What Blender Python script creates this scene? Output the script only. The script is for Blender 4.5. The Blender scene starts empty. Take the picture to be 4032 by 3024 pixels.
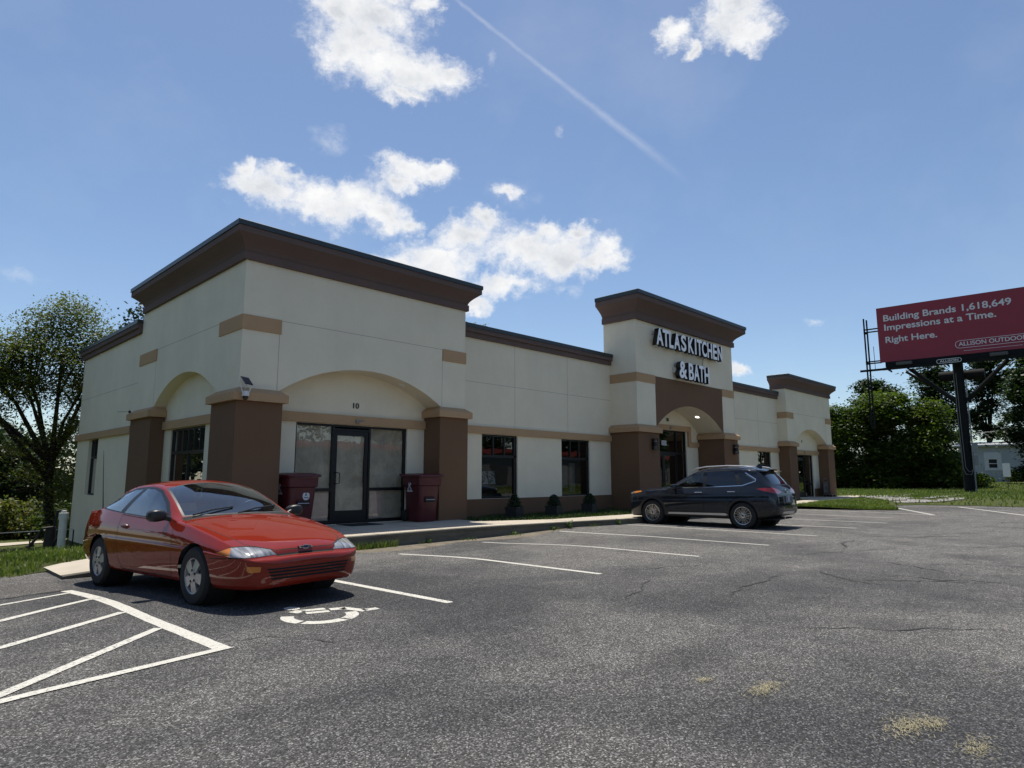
import bpy, bmesh, math, random
from mathutils import Vector, Matrix
import numpy as np
random.seed(7); RNG = np.random.default_rng(11)
SC = bpy.context.scene
COL = SC.collection
R = math.radians

# ------------------------------------------------------------------ camera
CAM_H = 1.36
cam_d = bpy.data.cameras.new("camera"); cam = bpy.data.objects.new("camera", cam_d); COL.objects.link(cam)
cam.location = (0, 0, CAM_H)
cam.rotation_euler = (R(90 + 8.112), 0, R(-45.393))
cam_d.sensor_width = 36.0; cam_d.lens = 22.855
cam_d.clip_start = 0.05; cam_d.clip_end = 3000
SC.camera = cam
SC.view_settings.view_transform = 'Standard'; SC.view_settings.look = 'None'
SC.view_settings.exposure = 0.5; SC.view_settings.gamma = 1.0

# ------------------------------------------------------------------ sun and sky
SUN_DIR = Vector((1.12, 1.70, 6.8)).normalized()          # towards the sun
SUN_EL = math.asin(SUN_DIR.z); SUN_AZ = math.atan2(SUN_DIR.x, SUN_DIR.y)
sun_d = bpy.data.lights.new("sun", 'SUN'); sun = bpy.data.objects.new("sun", sun_d); COL.objects.link(sun)
sun_d.energy = 4.0; sun_d.angle = R(0.53); sun_d.color = (1.0, 0.94, 0.84)
sun.rotation_euler = SUN_DIR.to_track_quat('Z', 'Y').to_euler(); sun.location = (0, 0, 60)

W = bpy.data.worlds.new("World"); SC.world = W; W.use_nodes = True
def build_world():
    nt = W.node_tree; N = nt.nodes; L = nt.links; N.clear()
    def nd(t, **k):
        n = N.new(t)
        for a, b in k.items(): setattr(n, a, b)
        return n
    def setin(s, v):
        if hasattr(v, 'is_output'): L.new(v, s)
        else: s.default_value = v
    def mth(op, a, b=None, c=None, clamp=False):
        n = nd('ShaderNodeMath', operation=op, use_clamp=clamp); setin(n.inputs[0], a)
        if b is not None: setin(n.inputs[1], b)
        if c is not None: setin(n.inputs[2], c)
        return n.outputs[0]
    def vec(op, a, b=None, scale=None):
        n = nd('ShaderNodeVectorMath', operation=op); setin(n.inputs[0], a)
        if b is not None: setin(n.inputs[1], b)
        if scale is not None: setin(n.inputs['Scale'], scale)
        return n.outputs['Value'] if op in ('LENGTH', 'DOT_PRODUCT') else n.outputs[0]
    out = nd('ShaderNodeOutputWorld')
    sky = nd('ShaderNodeTexSky', sky_type='NISHITA', sun_disc=False, sun_elevation=SUN_EL, sun_rotation=SUN_AZ,
             altitude=250, air_density=1.0, dust_density=0.5, ozone_density=2.4)
    bg = nd('ShaderNodeBackground'); bg.inputs['Strength'].default_value = 0.09; L.new(sky.outputs[0], bg.inputs['Color'])
    tc = nd('ShaderNodeTexCoord'); d = tc.outputs['Generated']
    sp = nd('ShaderNodeSeparateXYZ'); L.new(d, sp.inputs[0])
    az = mth('ARCTAN2', sp.outputs[0], sp.outputs[1])
    hz = mth('SQRT', mth('ADD', mth('MULTIPLY', sp.outputs[0], sp.outputs[0]), mth('MULTIPLY', sp.outputs[1], sp.outputs[1])))
    te = mth('DIVIDE', sp.outputs[2], mth('MAXIMUM', hz, 0.02))
    cb = nd('ShaderNodeCombineXYZ'); L.new(az, cb.inputs[0]); L.new(te, cb.inputs[1]); p0 = cb.outputs[0]
    def noise(p, scale, detail, rough, dist=0.0):
        n = nd('ShaderNodeTexNoise', noise_dimensions='3D'); setin(n.inputs['Vector'], p)
        n.inputs['Scale'].default_value = scale; n.inputs['Detail'].default_value = detail
        n.inputs['Roughness'].default_value = rough; n.inputs['Distortion'].default_value = dist
        return n
    w1 = noise(p0, 9, 3, 0.6); w2 = noise(p0, 42, 5, 0.62)
    o1 = vec('SCALE', vec('SUBTRACT', w1.outputs['Color'], (0.5, 0.5, 0.5)), scale=0.075)
    o2 = vec('SCALE', vec('SUBTRACT', w2.outputs['Color'], (0.5, 0.5, 0.5)), scale=0.040)
    pw = vec('ADD', p0, vec('ADD', o1, o2))
    fld = None; faint = None
    for (a, e, ra, re, k) in CLOUDS:
        v = vec('MULTIPLY', vec('SUBTRACT', pw, (a, e, 0)), (1 / ra, 1 / re, 0))
        v = mth('SUBTRACT', 1.0, vec('LENGTH', v))
        if k < 1:
            v = mth('MULTIPLY', mth('MAXIMUM', v, 0.0), k)
            faint = v if faint is None else mth('MAXIMUM', faint, v)
        else:
            fld = v if fld is None else mth('SMOOTH_MAX', fld, v, 0.22)
    tex = noise(p0, 30, 8, 0.66); fine = noise(pw, 75, 6, 0.65)
    f = mth('ADD', fld, mth('MULTIPLY', mth('SUBTRACT', tex.outputs['Fac'], 0.5), 1.25))
    f = mth('ADD', f, mth('MULTIPLY', mth('SUBTRACT', fine.outputs['Fac'], 0.5), 0.68))
    mr = nd('ShaderNodeMapRange', interpolation_type='SMOOTHSTEP'); L.new(f, mr.inputs[0])
    mr.inputs[1].default_value = -0.30; mr.inputs[2].default_value = 0.74
    dens = mr.outputs[0]
    wisp = mth('MULTIPLY', faint, mth('MULTIPLY', mth('SUBTRACT', tex.outputs['Fac'], 0.38, clamp=True), 2.6), clamp=True)
    # contrail: quadratic arc in azimuth / slope
    A, B, C3 = CONTRAIL
    ec = mth('ADD', mth('ADD', C3, mth('MULTIPLY', az, B)), mth('MULTIPLY', mth('MULTIPLY', az, az), A))
    dl = mth('ABSOLUTE', mth('SUBTRACT', te, mth('ADD', ec, mth('MULTIPLY', mth('SUBTRACT', w2.outputs['Fac'], 0.5), 0.008))))
    mw = nd('ShaderNodeMapRange'); L.new(az, mw.inputs[0])
    for i, v in zip((1, 2, 3, 4), (CT_A0, CT_A1, 0.007, 0.015)): mw.inputs[i].default_value = v
    tr = mth('SUBTRACT', 1.0, mth('DIVIDE', dl, mw.outputs[0]), clamp=True)
    m1 = nd('ShaderNodeMapRange', interpolation_type='SMOOTHSTEP'); L.new(az, m1.inputs[0]); m1.inputs[1].default_value = CT_A1 + 0.01; m1.inputs[2].default_value = CT_A1 - 0.12
    m2 = nd('ShaderNodeMapRange', interpolation_type='SMOOTHSTEP'); L.new(az, m2.inputs[0]); m2.inputs[1].default_value = CT_A0 - 0.06; m2.inputs[2].default_value = CT_A0 + 0.05
    tr = mth('MULTIPLY', mth('MULTIPLY', tr, mth('MULTIPLY', m1.outputs[0], m2.outputs[0])), mth('ADD', 0.06, mth('MULTIPLY', tex.outputs['Fac'], 0.28)))
    veil = noise(p0, 2.2, 6, 0.6); vl = mth('MULTIPLY', mth('SUBTRACT', veil.outputs['Fac'], 0.50, clamp=True), 0.40)
    thin = mth('MAXIMUM', mth('MAXIMUM', wisp, tr), vl)
    total = mth('SUBTRACT', 1.0, mth('MULTIPLY', mth('SUBTRACT', 1.0, dens), mth('SUBTRACT', 1.0, thin)), clamp=True)
    # body tone: lit rims, softly grey hearts and bases
    sh = noise(p0, 13, 6, 0.6)
    core = mth('MULTIPLY', mth('SUBTRACT', mth('ADD', fld, mth('MULTIPLY', f, 0.35)), 0.22, clamp=True), 1.5)
    g = mth('MULTIPLY', core, mth('MULTIPLY', mth('SUBTRACT', sh.outputs['Fac'], 0.34, clamp=True), 2.3), clamp=True)
    mc = nd('ShaderNodeMixRGB'); L.new(g, mc.inputs[0])
    mc.inputs[1].default_value = (0.97, 0.97, 0.97, 1); mc.inputs[2].default_value = (0.66, 0.69, 0.735, 1)
    bc = nd('ShaderNodeBackground'); L.new(mc.outputs[0], bc.inputs['Color']); bc.inputs['Strength'].default_value = 0.72
    mx = nd('ShaderNodeMixShader'); L.new(total, mx.inputs[0]); L.new(bg.outputs[0], mx.inputs[1]); L.new(bc.outputs[0], mx.inputs[2])
    L.new(mx.outputs[0], out.inputs['Surface'])
    W.cycles.sampling_method = 'MANUAL'; W.cycles.sample_map_resolution = 512
CLOUDS = [
    (0.5544, 0.7532, 0.0984, 0.0416, 1), (0.5025, 0.7378, 0.0431, 0.0381, 1), (0.5383, 0.7058, 0.0825, 0.0436, 1), (0.5135, 0.672, 0.0477, 0.0376, 1),
    (0.5789, 0.6708, 0.0934, 0.0491, 1), (0.6327, 0.6555, 0.0851, 0.0412, 1), (0.6823, 0.6574, 0.0406, 0.0249, 1), (0.62, 0.6199, 0.0348, 0.019, 1),
    (0.6529, 0.7827, 0.0256, 0.0228, 1), (0.5753, 0.8021, 0.0949, 0.0339, 1), (1.1483, 0.7119, 0.0549, 0.0476, 1), (1.1759, 0.6901, 0.0447, 0.0312, 1),
    (1.1587, 0.6711, 0.0271, 0.0235, 1), (1.1541, 0.7487, 0.0458, 0.032, 1), (1.0549, 0.7138, 0.0291, 0.0273, 1), (1.0817, 0.6793, 0.0171, 0.0215, 1),
    (0.4133, 0.4278, 0.0605, 0.0331, 1), (0.3927, 0.4526, 0.0162, 0.0204, 1), (0.4395, 0.4565, 0.031, 0.0198, 1), (0.4936, 0.4198, 0.0775, 0.034, 1),
    (0.5475, 0.4216, 0.061, 0.0406, 1), (0.582, 0.3999, 0.0475, 0.028, 1), (0.6208, 0.3914, 0.0241, 0.0184, 1), (0.6317, 0.4872, 0.0637, 0.0273, 1),
    (0.6126, 0.4646, 0.0413, 0.0219, 1), (0.6713, 0.4899, 0.0297, 0.0159, 1), (0.7853, 0.458, 0.025, 0.0158, 1), (0.6737, 0.3396, 0.0825, 0.033, 1),
    (0.7125, 0.3775, 0.0492, 0.0309, 1), (0.7454, 0.4061, 0.0298, 0.0218, 1), (0.8052, 0.3625, 0.0789, 0.0412, 1), (0.8667, 0.3501, 0.093, 0.0384, 1),
    (0.8407, 0.3875, 0.0346, 0.0207, 1), (0.9066, 0.3831, 0.0294, 0.0164, 1), (0.958, 0.3508, 0.0269, 0.0243, 1), (0.9361, 0.3361, 0.0434, 0.0202, 1),
    (0.7832, 0.3033, 0.0539, 0.0213, 1), (0.7397, 0.2737, 0.0302, 0.015, 1), (0.6095, 0.3251, 0.0428, 0.02, 1), (1.138, 0.157, 0.0215, 0.0115, 1),
    (0.4976, 0.5274, 0.0325, 0.0257, 0.5), (0.8691, 0.5736, 0.0101, 0.013, 0.8), (0.7644, 0.6911, 0.0134, 0.0224, 0.5), (0.792, 0.4556, 0.055, 0.0317, 0.4),
    (0.8705, 0.2911, 0.0292, 0.0151, 0.9), (0.5118, 0.3707, 0.0229, 0.0149, 0.8), (1.2407, 0.2243, 0.0159, 0.0083, 0.9), (0.7141, 0.3428, 0.0658, 0.0257, 0.3),
    (0.1354, 0.2543, 0.0311, 0.0133, 0.4)]
CONTRAIL = (-0.27682, -0.42151, 1.22674); CT_A0 = 0.6977; CT_A1 = 1.0804

build_world()

# ------------------------------------------------------------------ helpers: materials
def newmat(name):
    m = bpy.data.materials.new(name); m.use_nodes = True
    nt = m.node_tree; nt.nodes.clear(); return m, nt
class NT:
    def __init__(s, nt): s.nt = nt
    def n(s, t, **k):
        x = s.nt.nodes.new(t)
        for a, b in k.items(): setattr(x, a, b)
        return x
    def l(s, a, b): s.nt.links.new(a, b)
    def put(s, sock, v):
        if hasattr(v, 'is_output'): s.l(v, sock)
        else: sock.default_value = v
    def coord(s, kind='Object'):
        return s.n('ShaderNodeTexCoord').outputs[kind]
    def map(s, v, scale=(1, 1, 1), rot=(0, 0, 0)):
        m = s.n('ShaderNodeMapping'); s.l(v, m.inputs[0]); m.inputs['Scale'].default_value = scale; m.inputs['Rotation'].default_value = rot
        return m.outputs[0]
    def noise(s, v, scale, detail=4, rough=0.55, dist=0.0):
        x = s.n('ShaderNodeTexNoise'); s.l(v, x.inputs['Vector'])
        x.inputs['Scale'].default_value = scale; x.inputs['Detail'].default_value = detail
        x.inputs['Roughness'].default_value = rough; x.inputs['Distortion'].default_value = dist
        return x.outputs['Fac']
    def vor(s, v, scale, feature='F1', out='Distance', rand=1.0):
        x = s.n('ShaderNodeTexVoronoi', feature=feature); s.l(v, x.inputs['Vector']); x.inputs['Scale'].default_value = scale
        x.inputs['Randomness'].default_value = rand
        return x.outputs[out]
    def ramp(s, f, stops, interp='LINEAR'):
        r = s.n('ShaderNodeValToRGB'); s.l(f, r.inputs[0]); e = r.color_ramp.elements; r.color_ramp.interpolation = interp
        while len(e) < len(stops): e.new(0.5)
        for q, (p, c) in zip(e, stops):
            q.position = p; q.color = (c, c, c, 1) if not isinstance(c, tuple) else (*c[:3], 1)
        return r.outputs[0]
    def mix(s, f, a, b, mode='MIX'):
        x = s.n('ShaderNodeMixRGB', blend_type=mode); s.put(x.inputs[0], f)
        for i, v in ((1, a), (2, b)):
            s.put(x.inputs[i], (*v[:3], 1) if isinstance(v, tuple) else v)
        return x.outputs[0]
    def math(s, op, a, b=0.0, clamp=False):
        x = s.n('ShaderNodeMath', operation=op, use_clamp=clamp); s.put(x.inputs[0], a); s.put(x.inputs[1], b); return x.outputs[0]
    def bump(s, h, strength=0.3, dist=0.01):
        b = s.n('ShaderNodeBump'); s.l(h, b.inputs['Height']); b.inputs['Strength'].default_value = strength; b.inputs['Distance'].default_value = dist
        return b.outputs[0]
    def pbr(s, col, rough=0.6, metal=0.0, normal=None, coat=0.0, spec=0.5, coat_rough=0.03, **kw):
        p = s.n('ShaderNodeBsdfPrincipled')
        s.put(p.inputs['Base Color'], (*col[:3], 1) if isinstance(col, tuple) else col)
        s.put(p.inputs['Roughness'], rough); s.put(p.inputs['Metallic'], metal)
        p.inputs['Specular IOR Level'].default_value = spec
        p.inputs['Coat Weight'].default_value = coat; p.inputs['Coat Roughness'].default_value = coat_rough
        for k, v in kw.items(): s.put(p.inputs[k], v)
        if normal is not None: s.l(normal, p.inputs['Normal'])
        return p.outputs[0]
    def out(s, sh):
        o = s.n('ShaderNodeOutputMaterial'); s.l(sh, o.inputs['Surface'])
MATS = {}
def simple(name, col, rough=0.6, metal=0.0, var=0.12, vscale=6.0, bump=0.0, bscale=80.0, coat=0.0, spec=0.5):
    if name in MATS: return MATS[name]
    m, nt = newmat(name); t = NT(nt); c = t.coord()
    f = t.noise(c, vscale, 5, 0.6)
    lo = tuple(x * (1 - var) for x in col); hi = tuple(min(1, x * (1 + var)) for x in col)
    cc = t.mix(t.ramp(f, [(0.3, 0.0), (0.7, 1.0)]), lo, hi)
    nrm = t.bump(t.noise(c, bscale, 4, 0.6), bump, 0.01) if bump else None
    rr = t.math('ADD', rough - 0.06, t.math('MULTIPLY', f, 0.12))
    t.out(t.pbr(cc, rr, metal, nrm, coat, spec)); MATS[name] = m; return m
def stucco(name, col, grime=0.0):
    m, nt = newmat(name); t = NT(nt); c = t.coord()
    big = t.noise(c, 0.7, 6, 0.62); streak = t.noise(t.map(c, (1.6, 1.6, 0.16)), 2.2, 6, 0.65)
    mid = t.noise(c, 9, 4, 0.6)
    lo = tuple(x * 0.92 for x in col); hi = tuple(min(1, x * 1.04) for x in col)
    cc = t.mix(t.ramp(big, [(0.3, 0.0), (0.7, 1.0)]), lo, hi)
    cc = t.mix(t.math('MULTIPLY', t.ramp(streak, [(0.5, 0.0), (0.8, 1.0)]), 0.10 + grime), cc, tuple(x * 0.62 for x in col))
    cc = t.mix(t.math('MULTIPLY', t.ramp(mid, [(0.45, 0.0), (0.8, 1.0)]), 0.08), cc, tuple(x * 0.72 for x in col))
    h = t.math('ADD', t.noise(c, 130, 4, 0.7), t.math('MULTIPLY', t.noise(c, 2.0, 3, 0.5), 1.2))
    t.out(t.pbr(cc, 0.9, 0, t.bump(h, 0.28, 0.006), spec=0.25)); MATS[name] = m; return m
def glass(name, tint=(0.55, 0.6, 0.6), refl=1.0, rough=0.01, wav=0.04):
    m, nt = newmat(name); t = NT(nt)
    ge = t.n('ShaderNodeNewGeometry'); dp = t.n('ShaderNodeVectorMath', operation='DOT_PRODUCT'); t.l(ge.outputs['Incoming'], dp.inputs[0]); t.l(ge.outputs['Normal'], dp.inputs[1])
    cs = t.math('SUBTRACT', 1.0, t.math('ABSOLUTE', dp.outputs['Value']), clamp=True)          # Schlick, the same from both sides of a pane
    f = t.math('MULTIPLY', t.math('ADD', 0.045, t.math('MULTIPLY', t.math('POWER', cs, 5.0), 0.955)), refl * 1.5, clamp=True)
    nb = t.bump(t.noise(t.coord(), 1.3, 2, 0.5), wav, 0.05)
    tr = t.n('ShaderNodeBsdfTransparent'); tr.inputs[0].default_value = (*tint, 1)
    gl = t.n('ShaderNodeBsdfGlossy'); gl.inputs['Roughness'].default_value = rough; gl.inputs['Color'].default_value = (1, 1, 1, 1); t.l(nb, gl.inputs['Normal'])
    mx = t.n('ShaderNodeMixShader'); t.l(f, mx.inputs[0]); t.l(tr.outputs[0], mx.inputs[1]); t.l(gl.outputs[0], mx.inputs[2])
    t.out(mx.outputs[0]); MATS[name] = m; return m

# ------------------------------------------------------------------ helpers: objects
def tag(o, label=None, cat=None, group=None, kind=None):
    if label: o['label'] = label
    if cat: o['category'] = cat
    if group: o['group'] = group
    if kind: o['kind'] = kind
    return o
def empty(name, loc, rz=0.0, label=None, cat=None, group=None):
    o = bpy.data.objects.new(name, None); COL.objects.link(o); o.location = loc; o.rotation_euler = (0, 0, rz); o.empty_display_size = 0.2
    return tag(o, label, cat, group)
def chain(o):
    m = Matrix.Identity(4)
    while o is not None: m = o.matrix_basis @ m; o = o.parent
    return m
def link(name, me, mats, parent=None, smooth=False):
    for p in (mats if isinstance(mats, (list, tuple)) else [mats]): me.materials.append(p)
    if smooth: me.polygons.foreach_set('use_smooth', [True] * len(me.polygons))
    o = bpy.data.objects.new(name, me); COL.objects.link(o)
    if parent is not None: o.parent = parent
    return o
class MB:
    """collects faces; build() makes ONE mesh object"""
    def __init__(s): s.v = []; s.f = []; s.mi = []; s.cur = 0
    def add(s, vs, fs):
        b = len(s.v); s.v += [tuple(p) for p in vs]; s.f += [tuple(b + i for i in f) for f in fs]; s.mi += [s.cur] * len(fs); return s
    def box(s, x0, x1, y0, y1, z0, z1):
        return s.add([(x0, y0, z0), (x1, y0, z0), (x1, y1, z0), (x0, y1, z0), (x0, y0, z1), (x1, y0, z1), (x1, y1, z1), (x0, y1, z1)],
                     [(0, 3, 2, 1), (4, 5, 6, 7), (0, 1, 5, 4), (1, 2, 6, 5), (2, 3, 7, 6), (3, 0, 4, 7)])
    def rings(s, rings, cap=True, closed=True):
        n = len(rings[0]); vs = [p for r in rings for p in r]; fs = []
        for i in range(len(rings) - 1):
            for j in range(n if closed else n - 1):
                k = (j + 1) % n; fs.append((i * n + j, i * n + k, (i + 1) * n + k, (i + 1) * n + j))
        if cap: fs.append(tuple(reversed(range(n)))); fs.append(tuple((len(rings) - 1) * n + j for j in range(n)))
        return s.add(vs, fs)
    def rects(s, lst):     # (x0,x1,y0,y1,z) stacked
        return s.rings([[(a, c, z), (b, c, z), (b, d, z), (a, d, z)] for a, b, c, d, z in lst])
    def tube(s, pts, r, n=8, cap=True):
        pts = [Vector(p) for p in pts]; rs = r if isinstance(r, (list, tuple)) else [r] * len(pts); rings = []; up = None
        for i, p in enumerate(pts):
            t = (pts[min(i + 1, len(pts) - 1)] - pts[max(i - 1, 0)]).normalized()
            if up is None: up = Vector((0, 0, 1)) if abs(t.z) < 0.9 else Vector((1, 0, 0))
            a = t.cross(up)
            if a.length < 1e-4: a = t.orthogonal()
            a.normalize(); b = a.cross(t).normalized(); up = b
            rings.append([p + a * rs[i] * math.cos(2 * math.pi * k / n) + b * rs[i] * math.sin(2 * math.pi * k / n) for k in range(n)])
        return s.rings(rings, cap)
    def lathe(s, prof, n=24, c=(0, 0, 0), axis='z', cap=True):
        rings = []
        for r, h in prof:
            ring = []
            for k in range(n):
                a = 2 * math.pi * k / n; x, y = r * math.cos(a), r * math.sin(a)
                ring.append({'z': (c[0] + x, c[1] + y, c[2] + h), 'y': (c[0] + x, c[1] + h, c[2] - y), 'x': (c[0] + h, c[1] + x, c[2] + y)}[axis])
            rings.append(ring)
        return s.rings(rings, cap)
    def slab(s, outline, holes, axis, c0, c1):
        """plane polygon with holes in (a,z), extruded c0..c1 along the other axis ('y': a is x, 'x': a is y, 'z': (x,y))"""
        bm = bmesh.new(); es = []
        def P(a, b, c): return (a, c, b) if axis == 'y' else ((c, a, b) if axis == 'x' else (a, b, c))
        for lp in [outline] + list(holes):
            vs = [bm.verts.new(P(a, b, c0)) for a, b in lp]
            es += [bm.edges.new((vs[i], vs[(i + 1) % len(vs)])) for i in range(len(vs))]
        bmesh.ops.triangle_fill(bm, use_beauty=True, use_dissolve=False, edges=es)
        g = bmesh.ops.extrude_face_region(bm, geom=bm.faces[:])
        d = {'y': (0, c1 - c0, 0), 'x': (c1 - c0, 0, 0), 'z': (0, 0, c1 - c0)}[axis]
        bmesh.ops.translate(bm, vec=d, verts=[e for e in g['geom'] if isinstance(e, bmesh.types.BMVert)])
        bmesh.ops.recalc_face_normals(bm, faces=bm.faces)
        bm.verts.index_update()
        s.add([v.co[:] for v in bm.verts], [[v.index for v in f.verts] for f in bm.faces]); bm.free(); return s
    def sweep(s, path, prof, closed=False):
        """profile (out, z) swept along a plan path with mitres; out is to the right of travel"""
        P = [Vector((a, b)) for a, b in path]; n = len(P); rings = []
        for i in range(n):
            d0 = (P[i] - P[i - 1]).normalized() if (i or closed) else None
            d1 = (P[(i + 1) % n] - P[i]).normalized() if (i < n - 1 or closed) else None
            d0 = d0 or d1; d1 = d1 or d0
            n0 = Vector((d0.y, -d0.x)); n1 = Vector((d1.y, -d1.x)); m = (n0 + n1); m = m / max(0.2, m.dot(n0))
            rings.append([(P[i].x + m.x * o, P[i].y + m.y * o, z) for o, z in prof])
        k = len(prof)
        if closed:
            rings.append(rings[0]); return s.rings(rings, cap=False)
        return s.rings(rings, cap=True)
    def build(s, name, mats, parent=None, smooth=False, world=True, bevel=0.0, recalc=True, auto=None):
        me = bpy.data.meshes.new(name); me.from_pydata(s.v, [], s.f)
        if world and parent is not None: me.transform(chain(parent).inverted())
        if recalc or bevel:
            bm = bmesh.new(); bm.from_mesh(me)
            if bevel:
                bmesh.ops.remove_doubles(bm, verts=bm.verts, dist=1e-5)
                es = [e for e in bm.edges if len(e.link_faces) == 2 and e.calc_face_angle(0) > 0.5]
                bmesh.ops.bevel(bm, geom=es, offset=bevel, segments=2, affect='EDGES', clamp_overlap=True)
            if recalc and not bevel and not any(s.mi): bmesh.ops.recalc_face_normals(bm, faces=bm.faces)
            elif recalc: bmesh.ops.recalc_face_normals(bm, faces=bm.faces)
            bm.to_mesh(me); bm.free()
        if any(s.mi) and not bevel: me.polygons.foreach_set('material_index', s.mi)
        o = link(name, me, mats, parent, smooth)
        if auto is not None:
            me.polygons.foreach_set('use_smooth', [True] * len(me.polygons)); me.set_sharp_from_angle(angle=R(auto))
        return o
def text_mesh(body, width, cap, depth, offset=0.0, align='LEFT', spacing=1.0):
    """a text turned into a mesh in the xy plane, its ink fitted to the given width and capital height"""
    cu = bpy.data.curves.new('lettering', 'FONT'); cu.body = body; cu.size = 1; cu.extrude = depth / 2; cu.offset = offset; cu.space_character = spacing
    o = bpy.data.objects.new('lettering', cu); COL.objects.link(o)
    dg = bpy.context.evaluated_depsgraph_get(); me = bpy.data.meshes.new_from_object(o.evaluated_get(dg))
    bpy.data.objects.remove(o); bpy.data.curves.remove(cu)
    a = np.empty(len(me.vertices) * 3); me.vertices.foreach_get('co', a); a = a.reshape(-1, 3)
    a[:, 0] -= a[:, 0].min()
    caph = 0.73
    if body.upper() == body and not any(c in body for c in ',;'):
        lo, hi = a[:, 1].min(), a[:, 1].max(); a[:, 1] = (a[:, 1] - lo) / (hi - lo) * cap
    else: a[:, 1] *= cap / caph
    if width: a[:, 0] *= width / max(1e-6, a[:, 0].max())
    me.vertices.foreach_set('co', a.ravel()); me.update(); return me
def place_text(name, me, mat, parent, origin, right, up):
    r = Vector(right).normalized(); u = Vector(up).normalized(); n = r.cross(u)
    M = Matrix(((r.x, u.x, n.x, origin[0]), (r.y, u.y, n.y, origin[1]), (r.z, u.z, n.z, origin[2]), (0, 0, 0, 1)))
    if parent is not None: M = chain(parent).inverted() @ M
    me.transform(M); return link(name, me, mat, parent)
def arc(cx, half, spring, apex, n=28):
    """segmental arch from left spring to right spring"""
    h = apex - spring; r = (half * half + h * h) / (2 * h); cz = apex - r; a = math.asin(min(1, half / r))
    if h > half: a = math.pi - a
    return [(cx + r * math.sin(-a + 2 * a * i / n), cz + r * math.cos(-a + 2 * a * i / n)) for i in range(n + 1)]
def ss(a, b, x):
    t = min(1, max(0, (x - a) / (b - a))); return t * t * (3 - 2 * t)

# ------------------------------------------------------------------ ground, pavement, markings
def asphalt(name, base, warm, wear=0.5):
    m, nt = newmat(name); t = NT(nt); c = t.coord()
    st = t.vor(c, 112, 'F1', 'Color'); sd = t.vor(c, 112)
    v = t.n('ShaderNodeSeparateColor'); t.l(st, v.inputs[0])
    stone = t.ramp(v.outputs[0], [(0.0, 0.30), (0.45, 0.70), (0.78, 1.25), (0.91, 2.3), (1.0, 3.6)])
    hue = t.mix(t.ramp(v.outputs[1], [(0.45, 0.0), (0.6, 1.0)]), base, warm)
    cc = hue
    big = t.noise(t.map(c, (1, 1, 1)), 0.22, 6, 0.62, 0.4); mid = t.noise(c, 1.6, 6, 0.65)
    lane = t.noise(t.map(c, (0.16, 0.5, 1)), 1.0, 5, 0.6)
    w = t.math('MULTIPLY', t.ramp(big, [(0.42, 0.0), (0.58, 1.0)]), wear)
    w = t.math('ADD', w, t.math('MULTIPLY', t.ramp(lane, [(0.42, 0.0), (0.7, 1.0)]), wear * 0.55))
    sx = t.n('ShaderNodeSeparateXYZ'); t.l(c, sx.inputs[0])
    far = t.n('ShaderNodeMapRange', interpolation_type='SMOOTHSTEP'); t.l(sx.outputs[0], far.inputs[0]); far.inputs[1].default_value = 5.0; far.inputs[2].default_value = 16.0
    w = t.math('ADD', w, t.math('MULTIPLY', far.outputs[0], 0.42), clamp=True)       # the old unsealed half of the lot is paler
    cc = t.mix(t.math('MULTIPLY', w, 0.80), cc, t.mix(t.ramp(mid, [(0.3, 0.0), (0.7, 1.0)]), (0.118, 0.113, 0.106), (0.175, 0.168, 0.155)))
    cc = t.mix(1.0, cc, stone, 'MULTIPLY')
    oil = t.vor(t.map(c, (1, 1, 1)), 0.42, 'SMOOTH_F1'); on = t.noise(c, 3.1, 5, 0.7)
    spot = t.ramp(t.math('ADD', oil, t.math('MULTIPLY', on, 0.25)), [(0.18, 1.0), (0.30, 0.0)])
    cc = t.mix(t.math('MULTIPLY', spot, 0.4), cc, (0.022, 0.022, 0.023))
    bl = t.noise(c, 5.0, 3, 0.6)
    cc = t.mix(t.ramp(bl, [(0.3, 0.22), (0.55, 0.0)]), cc, (0.03, 0.03, 0.032))
    h = t.math('ADD', t.math('MULTIPLY', sd, -1.0), t.math('MULTIPLY', t.noise(c, 34, 4, 0.6), 0.8))
    t.out(t.pbr(cc, 0.9, 0, t.bump(h, 0.75, 0.008), spec=0.22)); MATS[name] = m; return m
M_ASPH = asphalt('asphalt', (0.043, 0.044, 0.048), (0.058, 0.057, 0.056), 0.78)
M_ASPH_OLD = asphalt('old asphalt', (0.075, 0.073, 0.070), (0.09, 0.085, 0.078), 0.8)
def concrete(name, col, stain=0.35):
    m, nt = newmat(name); t = NT(nt); c = t.coord()
    a = t.noise(c, 1.3, 7, 0.65); b = t.noise(c, 60, 4, 0.7); s = t.noise(t.map(c, (0.6, 0.6, 3)), 3.0, 6, 0.7)
    cc = t.mix(t.ramp(a, [(0.3, 0.0), (0.7, 1.0)]), tuple(x * 0.8 for x in col), col)
    cc = t.mix(t.math('MULTIPLY', t.ramp(s, [(0.45, 0.0), (0.75, 1.0)]), stain), cc, tuple(x * 0.42 for x in col))
    cc = t.mix(t.math('MULTIPLY', t.ramp(b, [(0.5, 0.0), (0.8, 1.0)]), 0.2), cc, tuple(x * 0.6 for x in col))
    t.out(t.pbr(cc, 0.88, 0, t.bump(b, 0.35, 0.006), spec=0.3)); MATS[name] = m; return m
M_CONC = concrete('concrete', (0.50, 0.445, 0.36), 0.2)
M_KERB = concrete('kerb face', (0.135, 0.125, 0.10), 0.75)
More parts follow.
